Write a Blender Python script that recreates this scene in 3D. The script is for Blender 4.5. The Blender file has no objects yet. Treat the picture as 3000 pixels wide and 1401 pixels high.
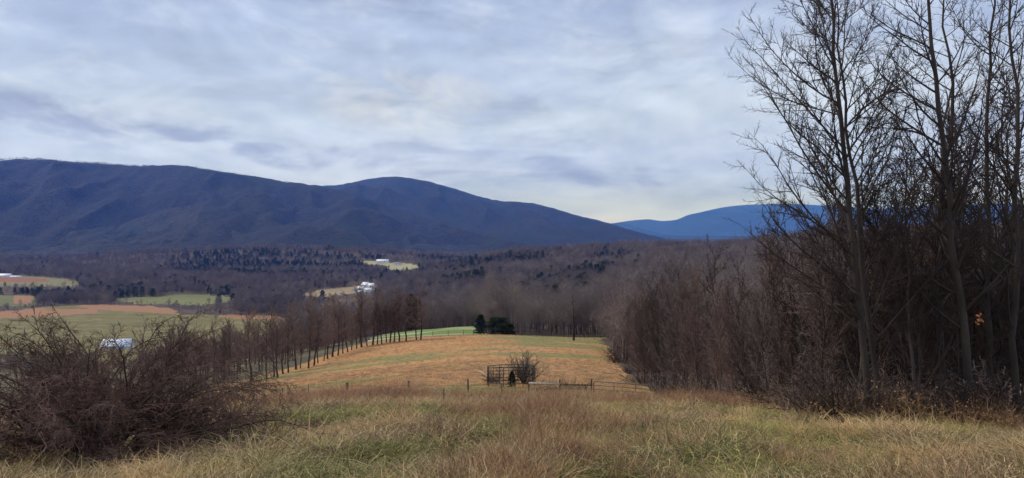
import bpy, math, random
import numpy as np
from mathutils import Vector, Matrix

# ------------------------------------------------------------------ camera, sky, sun
sc = bpy.context.scene
COL = sc.collection
F, CX, HY = 2250.0, 1500.0, 680.0          # focal length, centre column and eye level of the 3000 px wide photograph
cam_d = bpy.data.cameras.new('camera'); cam = bpy.data.objects.new('camera', cam_d); COL.objects.link(cam)
cam.location = (0, 0, 0); cam.rotation_euler = (math.radians(90), 0, 0)
cam_d.sensor_width = 36; cam_d.lens = 27; cam_d.shift_y = -20.5 / 3000
cam_d.clip_start = 0.1; cam_d.clip_end = 60000
sc.camera = cam

SUN_EL, SUN_AZ = math.radians(48), math.radians(-75)     # azimuth from +Y, negative = left of the view
world = bpy.data.worlds.new('World'); sc.world = world; world.use_nodes = True
SKY_STR = 0.1

def build_world():
    nt = world.node_tree; nt.nodes.clear(); N = nt.nodes.new; L = nt.links.new
    out = N('ShaderNodeOutputWorld'); bg = N('ShaderNodeBackground'); bg.inputs[1].default_value = SKY_STR
    L(bg.outputs[0], out.inputs[0])
    sky = N('ShaderNodeTexSky'); sky.sky_type = 'NISHITA'; sky.sun_disc = False
    sky.sun_elevation = SUN_EL; sky.sun_rotation = SUN_AZ
    tc = N('ShaderNodeTexCoord'); sep = N('ShaderNodeSeparateXYZ'); L(tc.outputs['Generated'], sep.inputs[0])
    def M(op, a, b=None, c=None, clamp=False):
        n = N('ShaderNodeMath'); n.operation = op; n.use_clamp = clamp
        for i, v in enumerate((a, b, c)):
            if v is None: continue
            if isinstance(v, (int, float)): n.inputs[i].default_value = v
            else: L(v, n.inputs[i])
        return n.outputs[0]
    def sm(v, a, b):     # smoothstep
        n = N('ShaderNodeMapRange'); n.interpolation_type = 'SMOOTHSTEP'; L(v, n.inputs[0])
        n.inputs[1].default_value = a; n.inputs[2].default_value = b
        return n.outputs[0]
    def vec(x, y, z):
        c = N('ShaderNodeCombineXYZ')
        for i, v in enumerate((x, y, z)):
            if isinstance(v, (int, float)): c.inputs[i].default_value = v
            else: L(v, c.inputs[i])
        return c.outputs[0]
    def noise(v, s, det, rough=.55, dist=0.0):
        n = N('ShaderNodeTexNoise'); L(v, n.inputs['Vector']); n.inputs['Scale'].default_value = s
        n.inputs['Detail'].default_value = det; n.inputs['Roughness'].default_value = rough; n.inputs['Distortion'].default_value = dist
        return n.outputs[0]
    def mix(f, a, b):
        n = N('ShaderNodeMix'); n.data_type = 'RGBA'
        if isinstance(f, (int, float)): n.inputs[0].default_value = f
        else: L(f, n.inputs[0])
        for i, v in ((6, a), (7, b)):
            if isinstance(v, tuple): n.inputs[i].default_value = (*v, 1)
            else: L(v, n.inputs[i])
        return n.outputs[2]
    X, Y, Z = sep.outputs
    hor = M('SQRT', M('ADD', M('MULTIPLY', X, X), M('MULTIPLY', Y, Y)))
    el = M('ARCTAN2', Z, hor)                      # elevation angle
    az = M('ARCTAN2', X, Y)                        # azimuth from the view direction
    den = M('ADD', M('MAXIMUM', Z, 0.0), 0.16)
    pl = vec(M('MULTIPLY', M('DIVIDE', X, den), 1.5), M('DIVIDE', Y, den), 3.7)      # clouds on a layer overhead
    n1 = noise(pl, .9, 5, .55, .35); n2 = noise(pl, 3.6, 7, .6, .45); n3 = noise(pl, 0.35, 3)
    puff = M('ADD', M('MULTIPLY', n1, .58), M('MULTIPLY', n2, .42))
    blue = mix(sm(n3, .4, .62), (3.55, 4.3, 6.35), (4.2, 4.95, 6.75))
    c = mix(sm(puff, .41, .60), blue, (5.35, 6.1, 7.85))
    # pale layers down towards the horizon
    bv = vec(M('MULTIPLY', az, 2.2), M('MULTIPLY', el, 7.0), 1.3)
    b1 = noise(bv, 1.6, 6, .6, .45)
    low = M('SUBTRACT', 1.0, sm(el, .09, .30))
    c = mix(M('MULTIPLY', low, M('ADD', .2, M('MULTIPLY', sm(b1, .36, .60), .7))), c, (5.2, 6.1, 8.4))
    # warm breaks under the cloud deck
    glow = M('MULTIPLY', M('SUBTRACT', 1.0, sm(el, .0, .16)), sm(b1, .40, .60))
    c = mix(M('MULTIPLY', glow, .6), c, (6.7, 7.1, 8.5))
    # grey stratus shreds with ragged tops
    sv = vec(M('MULTIPLY', az, 4.2), M('MULTIPLY', el, 13.0), 7.9)
    s1 = noise(sv, 1.8, 7, .62, .5)
    def blob(a0, e0, wa, we, k):
        d = M('ADD', M('POWER', M('DIVIDE', M('SUBTRACT', az, a0), wa), 2.0), M('POWER', M('DIVIDE', M('SUBTRACT', el, e0), we), 2.0))
        return M('MULTIPLY', M('SUBTRACT', 1.0, sm(d, .15, 1.35)), k)
    gm = None
    for a0, e0, wa, we, k in ((-.62, .138, .13, .026, 1.3), (-.50, .130, .09, .028, 1.2), (-.40, .122, .07, .016, .8), (-.31, .10, .05, .014, .8), (-.24, .092, .12, .02, .75),
                              (-.17, .098, .2, .02, .35), (-.09, .068, .2, .016, .6), (.04, .088, .05, .013, .6), (.13, .072, .16, .02, .45), (.15, .12, .2, .02, .35),
                              (-.1, .165, .2, .03, .35), (.35, .085, .3, .016, .3), (.75, .12, .3, .03, .7), (-.95, .11, .3, .03, .8), (1.6, .12, .5, .04, .7), (2.8, .12, .5, .04, .7), (-2.1, .12, .5, .04, .7)):
        b = blob(a0, e0, wa, we, k); gm = b if gm is None else M('MAXIMUM', gm, b)
    sh = sm(M('ADD', gm, M('MULTIPLY', M('SUBTRACT', s1, .5), 4.2)), .15, 1.25)
    sh = M('MULTIPLY', sh, M('MINIMUM', M('MULTIPLY', gm, 2.0), 1.0))
    c = mix(M('MULTIPLY', sh, 1.0), c, (3.0, 3.45, 5.2))
    lb = blob(-.135, .17, .12, .045, 1.0)          # pale cumulus head in the middle of the deck
    c = mix(M('MULTIPLY', M('MULTIPLY', lb, sm(n2, .35, .6)), .5), c, (6.2, 6.5, 7.3))
    gap = blob(.125, .008, .09, .016, 1.0)          # the break of bright sky in the saddle
    c = mix(M('MULTIPLY', gap, .5), c, (8.8, 8.3, 9.0))
    lv = vec(M('MULTIPLY', az, 3.0), M('MULTIPLY', el, 6.5), 4.4)          # billows in the deck
    l1 = noise(lv, 1.7, 7, .56, .35); l2 = noise(vec(M('ADD', M('MULTIPLY', az, 3.0), .035), M('ADD', M('MULTIPLY', el, 6.5), .09), 4.4), 1.7, 7, .56, .35)
    lump = M('ADD', M('MULTIPLY', M('SUBTRACT', l1, l2), 1.3), M('ADD', 1.0, M('MULTIPLY', M('SUBTRACT', l1, .5), -.32)))
    sc0 = N('ShaderNodeVectorMath'); sc0.operation = 'SCALE'; L(c, sc0.inputs[0]); L(M('MINIMUM', M('MAXIMUM', lump, .78), 1.16), sc0.inputs['Scale']); c = sc0.outputs[0]
    tn = N('ShaderNodeVectorMath'); tn.operation = 'MULTIPLY'; L(c, tn.inputs[0]); L(mix(sm(el, .0, .17), (.82, .90, 1.5), (1, 1, 1)), tn.inputs[1]); c = tn.outputs[0]
    sc2 = N('ShaderNodeVectorMath'); sc2.operation = 'SCALE'; L(c, sc2.inputs[0]); sc2.inputs['Scale'].default_value = .75
    fin = mix(.08, sc2.outputs[0], sky.outputs[0])
    L(fin, bg.inputs[0])
build_world()

sun_d = bpy.data.lights.new('sun', 'SUN'); sun = bpy.data.objects.new('sun', sun_d); COL.objects.link(sun)
sun_d.energy = 1.5; sun_d.angle = math.radians(14); sun_d.color = (1, .92, .8)
sd = Vector((math.sin(SUN_AZ) * math.cos(SUN_EL), math.cos(SUN_AZ) * math.cos(SUN_EL), math.sin(SUN_EL)))
sun.rotation_euler = (-sd).to_track_quat('-Z', 'Y').to_euler()
vs = sc.view_settings; vs.view_transform = 'Standard'; vs.look = 'None'; vs.exposure = 0.65; vs.gamma = 1; vs.use_curve_mapping = False
sc.cycles.max_bounces = 4; sc.cycles.diffuse_bounces = 2; sc.cycles.volume_bounces = 0

# ------------------------------------------------------------------ helpers
def rs(seed): return np.random.RandomState(seed)
def tag(o, label=None, cat=None, group=None, kind=None):
    if label: o['label'] = label
    if cat: o['category'] = cat
    if group: o['group'] = group
    if kind: o['kind'] = kind
    return o

def node_mat(name, build, rough=.9, spec=.15, bump=None):
    m = bpy.data.materials.new(name); m.use_nodes = True; nt = m.node_tree
    b = nt.nodes['Principled BSDF']; b.inputs['Roughness'].default_value = rough; b.inputs['Specular IOR Level'].default_value = spec
    G = NG(nt); c = build(G)
    nt.links.new(c, b.inputs['Base Color'])
    if bump:
        bn = nt.nodes.new('ShaderNodeBump'); bn.inputs['Strength'].default_value = bump[1]; bn.inputs['Distance'].default_value = bump[2]
        nt.links.new(G.noise(bump[0], 4, coord='pos'), bn.inputs['Height']); nt.links.new(bn.outputs[0], b.inputs['Normal'])
    return m

class NG:
    def __init__(s, nt):
        s.nt = nt; s.N = nt.nodes.new; s.L = nt.links.new
        g = s.N('ShaderNodeNewGeometry'); s.pos = g.outputs['Position']
        t = s.N('ShaderNodeTexCoord'); s.obj = t.outputs['Object']
        s.rnd = s.N('ShaderNodeObjectInfo').outputs['Random']
    def attr(s, n):
        a = s.N('ShaderNodeAttribute'); a.attribute_name = n; return a.outputs['Fac']
    def noise(s, scale, det=4, coord='pos', stretch=(1, 1, 1), rough=.55, dist=0):
        mp = s.N('ShaderNodeMapping'); mp.inputs['Scale'].default_value = tuple(scale * k for k in stretch)
        s.L(s.pos if coord == 'pos' else s.obj, mp.inputs[0])
        n = s.N('ShaderNodeTexNoise'); s.L(mp.outputs[0], n.inputs['Vector']); n.inputs['Scale'].default_value = 1
        n.inputs['Detail'].default_value = det; n.inputs['Roughness'].default_value = rough; n.inputs['Distortion'].default_value = dist
        return n.outputs[0]
    def math(s, op, a, b):
        n = s.N('ShaderNodeMath'); n.operation = op
        for i, v in enumerate((a, b)):
            if isinstance(v, (int, float)): n.inputs[i].default_value = v
            else: s.L(v, n.inputs[i])
        return n.outputs[0]
    def step(s, v, a, b):
        n = s.N('ShaderNodeMapRange'); n.interpolation_type = 'SMOOTHSTEP'; s.L(v, n.inputs[0])
        n.inputs[1].default_value = a; n.inputs[2].default_value = b; return n.outputs[0]
    def mix(s, f, a, b):
        n = s.N('ShaderNodeMix'); n.data_type = 'RGBA'
        if isinstance(f, (int, float)): n.inputs[0].default_value = f
        else: s.L(f, n.inputs[0])
        for i, v in ((6, a), (7, b)):
            if isinstance(v, tuple): n.inputs[i].default_value = (*v, 1)
            else: s.L(v, n.inputs[i])
        return n.outputs[2]

def mesh_from(name, V, Q=None, T=None, mat=None, smooth=False, attrs=None):
    me = bpy.data.meshes.new(name)
    V = np.asarray(V, np.float32).reshape(-1, 3)
    Q = np.zeros((0, 4), np.int32) if Q is None or len(Q) == 0 else np.asarray(Q, np.int32)
    T = np.zeros((0, 3), np.int32) if T is None or len(T) == 0 else np.asarray(T, np.int32)
    me.vertices.add(len(V)); me.vertices.foreach_set('co', V.ravel())
    loops = np.concatenate([Q.ravel(), T.ravel()]); tot = np.concatenate([np.full(len(Q), 4), np.full(len(T), 3)]).astype(np.int32)
    me.loops.add(len(loops)); me.loops.foreach_set('vertex_index', loops.astype(np.int32))
    me.polygons.add(len(tot)); me.polygons.foreach_set('loop_start', (np.cumsum(tot) - tot).astype(np.int32))
    me.polygons.foreach_set('loop_total', tot)
    if smooth: me.polygons.foreach_set('use_smooth', np.ones(len(tot), bool))
    for k, v in (attrs or {}).items():
        a = me.attributes.new(k, 'FLOAT', 'POINT'); a.data.foreach_set('value', np.asarray(v, np.float32))
    me.update(calc_edges=True)
    if mat: me.materials.append(mat)
    return me

def link(name, me, parent=None, loc=None):
    o = bpy.data.objects.new(name, me); COL.objects.link(o)
    if parent: o.parent = parent
    if loc is not None: o.location = loc
    return o
def empty(name, loc=(0, 0, 0), rz=0):
    o = bpy.data.objects.new(name, None); COL.objects.link(o); o.location = loc; o.rotation_euler = (0, 0, rz); o.empty_display_size = .2
    return o

class MB:       # boxes, beams and tubes in one mesh
    def __init__(s): s.V = []; s.Q = []; s.T = []
    def add(s, V, Q=(), T=()):
        b = len(s.V); s.V += [tuple(v) for v in V]; s.Q += [tuple(b + i for i in q) for q in Q]; s.T += [tuple(b + i for i in t) for t in T]
    def box(s, x0, x1, y0, y1, z0, z1):
        s.add([(x, y, z) for z in (z0, z1) for x, y in ((x0, y0), (x1, y0), (x1, y1), (x0, y1))],
              [(3, 2, 1, 0), (4, 5, 6, 7), (0, 1, 5, 4), (1, 2, 6, 5), (2, 3, 7, 6), (3, 0, 4, 7)])
    def tube(s, pts, r, k=6):
        pts = [Vector(p) for p in pts]; rr = r if isinstance(r, (list, tuple)) else [r] * len(pts); V = []
        for i, p in enumerate(pts):
            t = (pts[min(i + 1, len(pts) - 1)] - pts[max(i - 1, 0)]).normalized()
            ref = Vector((0, 0, 1)) if abs(t.z) < .9 else Vector((0, 1, 0))
            u = t.cross(ref).normalized(); v = t.cross(u)
            V += [p + (u * math.cos(a) + v * math.sin(a)) * rr[i] for a in [2 * math.pi * j / k for j in range(k)]]
        Q = [(i * k + j, i * k + (j + 1) % k, (i + 1) * k + (j + 1) % k, (i + 1) * k + j) for i in range(len(pts) - 1) for j in range(k)]
        n = len(V); V += [pts[0], pts[-1]]
        T = [(n, (j + 1) % k, j) for j in range(k)] + [(n + 1, n - k + j, n - k + (j + 1) % k) for j in range(k)]
        s.add(V, Q, T)
    def mesh(s, name, mat, smooth=False): return mesh_from(name, s.V, s.Q, s.T, mat, smooth)
    def build(s, name, mat, parent=None, smooth=False): return link(name, s.mesh(name, mat, smooth), parent)

# value noise
_perm = rs(7).rand(256, 256)
def vnoise(x, y):
    xi = np.floor(x).astype(int); yi = np.floor(y).astype(int); fx = x - xi; fy = y - yi
    fx = fx * fx * (3 - 2 * fx); fy = fy * fy * (3 - 2 * fy)
    g = lambda a, b: _perm[a & 255, b & 255]
    return (g(xi, yi) * (1 - fx) + g(xi + 1, yi) * fx) * (1 - fy) + (g(xi, yi + 1) * (1 - fx) + g(xi + 1, yi + 1) * fx) * fy
def fbm(x, y, o=4):
    s = 0; a = .5; t = 0
    for i in range(o): s = s + a * vnoise(x * 2 ** i + 17.3 * i, y * 2 ** i + 5.1 * i); t += a; a *= .5
    return s / t

# ------------------------------------------------------------------ terrain survey
PX = np.array([-900, -400, 0, 400, 800, 1100, 1400, 1700, 2000, 2400, 3000, 3900], float)
YS = np.array([4, 9, 13, 20, 30, 45, 62, 80, 100, 140, 180, 210, 300, 450, 650, 1000, 1500, 2500, 3500, 5000, 30000], float)
TB = np.array([  # screen height of the ground at each distance, photograph pixels
    [2110, 1510, 1390, 1310, 1265, 1240, 1215, 1205, 1195, 1175, 1155, 1140, 1105, 1065, 1020, 905, 830, 770, 744, 722, 688],
    [2090, 1490, 1385, 1305, 1255, 1230, 1205, 1192, 1180, 1155, 1135, 1120, 1090, 1058, 1020, 905, 830, 770, 744, 722, 688],
    [2050, 1470, 1378, 1292, 1240, 1220, 1200, 1186, 1172, 1150, 1130, 1115, 1085, 1055, 1020, 905, 830, 770, 744, 722, 688],
    [2000, 1452, 1358, 1262, 1212, 1205, 1190, 1172, 1155, 1130, 1105, 1092, 1068, 1045, 1018, 905, 830, 770, 744, 722, 688],
    [1950, 1430, 1318, 1226, 1187, 1188, 1165, 1140, 1115, 1085, 1060, 1052, 1038, 1030, 1012, 905, 830, 770, 744, 722, 688],
    [1925, 1420, 1298, 1206, 1172, 1183, 1142, 1108, 1080, 1035, 1003, 998, 982, 995, 985, 905, 830, 770, 744, 722, 688],
    [1917, 1415, 1294, 1202, 1170, 1181, 1129, 1088, 1055, 1012, 983, 981, 955, 960, 915, 850, 802, 766, 744, 722, 688],
    [1915, 1415, 1294, 1204, 1172, 1174, 1126, 1088, 1056, 1018, 993, 988, 968, 925, 875, 818, 780, 762, 744, 722, 688],
    [1915, 1417, 1298, 1212, 1180, 1172, 1132, 1102, 1078, 1042, 1008, 988, 940, 870, 815, 762, 752, 748, 744, 722, 688],
    [1915, 1420, 1310, 1222, 1190, 1165, 1120, 1090, 1060, 1010, 970, 940, 880, 820, 765, 715, 730, 745, 740, 722, 695],
    [1915, 1415, 1305, 1226, 1190, 1150, 1100, 1065, 1032, 980, 940, 910, 840, 780, 730, 690, 715, 735, 735, 722, 695],
    [1915, 1415, 1305, 1226, 1190, 1150, 1100, 1065, 1032, 980, 940, 910, 840, 780, 730, 690, 715, 735, 735, 722, 695]], float)
def hermite(xs, ys, xq):
    m = np.gradient(ys, xs); i = np.clip(np.searchsorted(xs, xq) - 1, 0, len(xs) - 2); h = xs[i + 1] - xs[i]; t = (xq - xs[i]) / h
    t2 = t * t; t3 = t2 * t
    return (2 * t3 - 3 * t2 + 1) * ys[i] + (t3 - 2 * t2 + t) * h * m[i] + (-2 * t3 + 3 * t2) * ys[i + 1] + (t3 - t2) * h * m[i + 1]
LY = np.log(YS); NLY, NPX = 1600, 1200
qly = np.linspace(LY[0], LY[-1], NLY); qpx = np.linspace(PX[0], PX[-1], NPX)
_a = np.array([hermite(LY, r, qly) for r in TB])
DT = np.array([hermite(PX, _a[:, j], qpx) for j in range(NLY)])      # [NLY, NPX]
def gz(x, y):
    x = np.asarray(x, float); y = np.asarray(y, float); yc = np.maximum(y, 4.0)
    u = np.clip((CX + F * x / yc - PX[0]) / (PX[-1] - PX[0]) * (NPX - 1), 0, NPX - 1.001)
    v = np.clip((np.log(yc) - LY[0]) / (LY[-1] - LY[0]) * (NLY - 1), 0, NLY - 1.001)
    i = v.astype(int); j = u.astype(int); fi = v - i; fj = u - j
    s = (DT[i, j] * (1 - fj) + DT[i, j + 1] * fj) * (1 - fi) + (DT[i + 1, j] * (1 - fj) + DT[i + 1, j + 1] * fj) * fi
    z = -(s - HY) / F * yc + .15 * (yc - y)
    for hx, hy, hs, hh in ((-20, 1150, 130, 12), (60, 1650, 190, 26), (260, 1500, 170, 12), (-1000, 2500, 330, 34), (-520, 2450, 260, 26), (420, 2300, 280, 10), (150, 2750, 200, 14)):
        z = z + hh * np.exp(-(((x - hx) / (hs * 1.4)) ** 2 + ((yc - hy) / hs) ** 2))
    amp = np.interp(yc, [10, 200, 330, 800, 3000], [.12, .25, 1.5, 3.5, 12])
    return z + amp * (fbm(x / (4 + yc * .05) + 50, y / (4 + yc * .05) + 9, 3) - .5) * 1.0
def pxof(x, y): return CX + F * x / np.maximum(y, 4)
def pyof(x, y): return HY - F * gz(x, y) / np.maximum(y, 4)
def at(px, Y): return ((px - CX) / F * Y, Y)
def hitY(px, py, lo, hi):      # distance at which the ground shows at this pixel
    Y = np.exp(np.linspace(math.log(lo), math.log(hi), 500)); p = pyof((px - CX) / F * Y, Y)
    w = np.where(p <= py)[0]
    return float(Y[w[0]]) if len(w) else hi
def ground(px, Y):
    x, y = at(px, Y); return Vector((x, y, float(gz(x, y))))
def inpoly(px, py, poly):
    px = np.asarray(px, float); py = np.asarray(py, float); c = np.zeros(px.shape, bool); n = len(poly)
    for i in range(n):
        x0, y0 = poly[i]; x1, y1 = poly[i - 1]
        if y0 == y1: continue
        c ^= ((y0 > py) != (y1 > py)) & (px < (x1 - x0) * (py - y0) / (y1 - y0) + x0)
    return c
FIELDS = {
 'valley_field': [(-600, 935), (0, 913), (120, 900), (230, 892), (420, 895), (490, 903), (520, 918), (640, 924), (800, 925), (860, 935), (850, 960), (700, 1000), (520, 1075), (350, 1110), (-600, 1150)],
 'pasture': [(330, 874), (470, 869), (520, 861), (640, 865), (690, 872), (690, 885), (600, 893), (450, 892), (360, 886)],
 'ploughed_field': [(-600, 806), (0, 806), (120, 811), (200, 819), (245, 831), (200, 841), (100, 838), (0, 838), (-600, 838)],
 'stubble_field': [(855, 865), (940, 849), (1040, 838), (1095, 838), (1095, 856), (1000, 862), (940, 872)],
 'distant_field': [(1060, 763), (1130, 767), (1200, 773), (1245, 784), (1200, 790), (1140, 789), (1130, 779), (1070, 770)],
 'paddock': [(-600, 863), (60, 865), (112, 870), (112, 893), (60, 898), (-600, 905)],
 'scrub_field': [(930, 893), (1000, 876), (1080, 872), (1120, 882), (1100, 900), (950, 905)]}
LEFT_Y = [4, 45, 62, 80, 104, 118, 145, 170, 190, 208]; LEFT_P = [-900, -100, 420, 560, 640, 720, 880, 1000, 1060, 1080]
RGT_Y = [4, 12, 15, 16.5, 18.5, 20, 24, 30, 38, 47, 55, 62, 75, 110, 160, 208]; RGT_P = [3900, 3890, 3600, 2900, 2480, 2390, 2290, 2170, 2050, 1950, 1905, 1872, 1845, 1800, 1770, 1760]
def in_meadow(px, Y): return (Y < 207) & (px > np.interp(Y, LEFT_Y, LEFT_P)) & (px < np.interp(Y, RGT_Y, RGT_P))
def in_hillpasture(px, Y):
    return (Y >= 207) & (Y < 335) & (px < np.interp(Y, [207, 335], [1430, 1400])) & (px > np.interp(Y, [207, 260, 335], [1075, 1090, 1190]))

def greenness(x, y):
    px = pxof(x, y); Y = np.asarray(y, float)
    n = fbm(x / 14 + 3, y / 6 + 8, 4); n2 = fbm(x / 2.2 + 31, y / 2.2 + 4, 3); n3 = fbm(x / 30 + 7, y / 11, 3)
    near = .58 + (n2 - .5) * 2.6 + (n - .5) * .7 - np.clip((Y - 15) / 13, 0, 1) * .75 + np.clip((11.5 - Y) / 3, 0, 1) * .12
    far = .18 + (n3 - .5) * 2.9 + (n - .5) * 1.3
    far = far + .95 * np.clip((px - 1500) / 60, 0, 1) * np.clip((Y - 128) / 10, 0, 1)
    g = lambda c, s, v: np.exp(-((v - c) / s) ** 2)
    far = far + .5 * g(106, 9, Y) * g(1650, 180, px) + .4 * g(88, 7, Y) * g(1250, 230, px) + .3 * g(125, 10, Y) * g(1150, 200, px)
    far = far - .6 * g(84, 6, Y) * np.clip((px - 1580) / 60, 0, 1) - .6 * g(165, 25, Y) * g(1330, 150, px) - .8 * g(121, 4, Y) * np.clip((px - 1480) / 60, 0, 1)
    far = far - .35 * g(75, 20, Y) * np.clip((1000 - px) / 100, 0, 1)
    w = np.clip((Y - 42) / 14, 0, 1)
    return np.clip(near * (1 - w) + far * w, 0, 1)

# ------------------------------------------------------------------ materials
M = {}
def soil(G): return G.mix(G.step(G.noise(.6, 5), .35, .65), (.055, .038, .026), (.10, .065, .04))
M['floor'] = node_mat('forest_floor', lambda G: G.mix(G.step(G.noise(.02, 3), .4, .6), soil(G), (.10, .078, .062)))
def meadow_c(G):
    return G.mix(G.attr('thatch'), meadow_far(G), G.mix(G.noise(2.5, 5), (.06, .05, .022), (.17, .13, .06)))
def meadow_far(G):
    t = G.mix(G.step(G.noise(.9, 6, rough=.7), .25, .75), (.40, .205, .08), (.53, .305, .135))
    t = G.mix(G.step(G.noise(.12, 5, stretch=(.7, 1, 1)), .38, .66), t, (.44, .22, .08))
    g = G.mix(G.step(G.noise(3, 5, stretch=(1, 2, 1)), .3, .7), (.17, .15, .05), (.33, .27, .105))
    return G.mix(G.step(G.math('ADD', G.attr('gr'), G.math('MULTIPLY', G.math('SUBTRACT', G.noise(.45, 5, rough=.65), .5), 1.1)), .30, .72), t, g)
M['meadow'] = node_mat('meadow_turf', meadow_c, bump=(5, .35, .06))
def field_c(a, b, o, s=.02):
    def f(G):
        n = G.mix(G.step(G.noise(s, 6, stretch=(.35, 1.5, 1), dist=1), .36, .64), a, b)
        n = G.mix(G.step(G.noise(s * 14, 4, stretch=(.35, 1.2, 1)), .3, .75), n, tuple(.62 * c for c in a))
        return G.mix(G.step(G.math('ADD', G.attr('gr'), G.math('MULTIPLY', G.math('SUBTRACT', G.noise(s * 2.5, 6, stretch=(.6, 1.2, 1), rough=.7), .5), 1.7)), .25, .8), n, o)
    return f
RED = (.31, .165, .085)
M['valley_field'] = node_mat('valley_field_turf', field_c((.165, .155, .055), (.28, .215, .09), RED))
M['pasture'] = node_mat('pasture_turf', field_c((.17, .185, .065), (.26, .235, .10), RED))
M['ploughed_field'] = node_mat('ploughed_soil', field_c((.22, .21, .09), (.27, .22, .10), (.26, .11, .06)))
M['stubble_field'] = node_mat('stubble', field_c((.32, .24, .13), (.40, .30, .18), RED))
M['distant_field'] = node_mat('distant_turf', field_c((.36, .34, .17), (.46, .42, .25), RED))
M['paddock'] = node_mat('paddock_turf', field_c((.15, .17, .065), (.21, .18, .08), RED))
M['scrub_field'] = node_mat('scrub_turf', field_c((.13, .08, .045), (.19, .13, .08), RED))
def mount(G, k=1.0):
    c = G.mix(G.step(G.noise(.0022, 5, dist=.6), .42, .58), tuple(k * v for v in (.0075, .0082, .0085)), tuple(k * v for v in (.0155, .016, .016)))
    c = G.mix(G.step(G.noise(.035, 5, rough=.75), .3, .7), G.mix(.7, c, (.004, .004, .004)), G.mix(.22, c, (.12, .10, .09)))
    g = G.math('MULTIPLY', G.step(G.noise(.0016, 4, stretch=(1, 1, 3), dist=1), .56, .64), G.step(G.noise(.03, 4), .35, .55))
    return G.mix(g, c, (.014, .024, .016))
M['mountain'] = node_mat('wooded_mountainside', mount, bump=(.06, 1.0, 14))
M['foothill'] = node_mat('wooded_foothill', lambda G: mount(G, 2.3), bump=(.07, 1.0, 12))
M['lower_pasture'] = node_mat('lower_pasture_turf', field_c((.10, .085, .045), (.17, .14, .075), (.20, .11, .06), .05))
M['valley_floor'] = M['foothill']
M['hill_pasture'] = node_mat('hill_pasture_turf', lambda G: G.mix(G.step(G.noise(.045, 3, stretch=(.35, 1.6, 1), dist=1.5), .57, .62),
    G.mix(G.noise(.6, 4), (.12, .19, .04), (.20, .25, .07)), (.48, .44, .30)))
def bark(name, a, b, s=3): return node_mat(name, lambda G: G.mix(G.math('MULTIPLY', G.math('ADD', G.step(G.noise(s, 4, 'obj', stretch=(1, 1, .3)), .3, .7), G.rnd), .5), a, b), rough=.85)
M['bark'] = bark('bark', (.034, .026, .02), (.09, .07, .052))
M['bark_light'] = bark('pale_bark', (.10, .085, .07), (.24, .21, .175))
M['twig'] = bark('twig_bark', (.035, .024, .02), (.085, .058, .045), 1.2)
M['twig_red'] = bark('reddish_twig_bark', (.06, .036, .028), (.20, .12, .092), 1.2)
M['twig_thick'] = bark('thicket_twig_bark', (.075, .048, .037), (.28, .19, .15), 1.2)
M['bark_lone'] = bark('dark_lone_bark', (.02, .015, .012), (.05, .038, .03))
M['twig_grey'] = bark('greyish_twig_bark', (.08, .062, .052), (.24, .19, .16), 1.2)
M['bark_mid'] = bark('grey_brown_bark', (.05, .038, .03), (.13, .10, .08))
def canopy(G):
    c = G.mix(G.rnd, (.095, .068, .055), (.29, .225, .185))
    c = G.mix(G.step(G.noise(.012, 3), .45, .6), c, (.115, .085, .08))
    return G.mix(G.step(G.attr('v'), .1, 1.0), c, G.mix(.5, c, (.30, .25, .21)))
M['canopy'] = node_mat('bare_canopy', canopy)
M['needles'] = node_mat('conifer_needles', lambda G: G.mix(G.attr('v'), G.mix(G.rnd, (.010, .019, .010), (.022, .036, .016)), (.042, .062, .028)))
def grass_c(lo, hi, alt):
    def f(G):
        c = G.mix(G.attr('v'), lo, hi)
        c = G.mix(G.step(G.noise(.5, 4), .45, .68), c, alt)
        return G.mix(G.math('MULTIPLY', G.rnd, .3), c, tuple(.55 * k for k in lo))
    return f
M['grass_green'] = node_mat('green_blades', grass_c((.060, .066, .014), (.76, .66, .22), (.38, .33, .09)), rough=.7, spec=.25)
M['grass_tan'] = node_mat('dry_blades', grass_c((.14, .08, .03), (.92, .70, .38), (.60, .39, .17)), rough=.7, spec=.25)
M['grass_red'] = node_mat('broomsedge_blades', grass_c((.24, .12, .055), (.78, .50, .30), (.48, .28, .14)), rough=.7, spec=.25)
M['weathered'] = bark('weathered_wood', (.03, .025, .02), (.10, .085, .07), 6)
M['rail'] = bark('bleached_rail_wood', (.26, .24, .21), (.5, .47, .42), 6)
M['steel'] = node_mat('dark_green_steel', lambda G: G.mix(G.noise(3, 4), (.008, .013, .011), (.03, .035, .03)), rough=.5, spec=.4)
M['gate'] = node_mat('galvanised_gate', lambda G: G.mix(G.noise(3, 4), (.05, .055, .055), (.13, .135, .13)), rough=.45, spec=.4)
M['wire'] = node_mat('rusty_wire', lambda G: G.mix(G.noise(3, 2), (.05, .035, .03), (.12, .09, .07)), rough=.6)
M['white'] = node_mat('white_paint', lambda G: G.mix(G.noise(.4, 4), (.62, .63, .66), (.80, .80, .80)), rough=.6)
M['tin'] = node_mat('white_tin_roof', lambda G: G.mix(G.noise(.25, 5, stretch=(3, .4, 1)), (.66, .70, .78), (.85, .87, .9)), rough=.45, spec=.5)
M['tin_rust'] = node_mat('weathered_tin_roof', lambda G: G.mix(G.step(G.noise(.35, 5), .45, .7), (.55, .60, .70), (.78, .82, .88)), rough=.45, spec=.5)
M['greyroof'] = node_mat('grey_shingle', lambda G: G.mix(G.noise(.6, 4), (.16, .17, .19), (.3, .31, .33)))
M['dark'] = node_mat('dark_opening', lambda G: G.mix(G.noise(1, 2), (.02, .02, .022), (.05, .05, .055)), rough=.3)
M['redbrick'] = node_mat('barn_red', lambda G: G.mix(G.noise(1, 3), (.16, .05, .035), (.24, .08, .05)))
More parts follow.
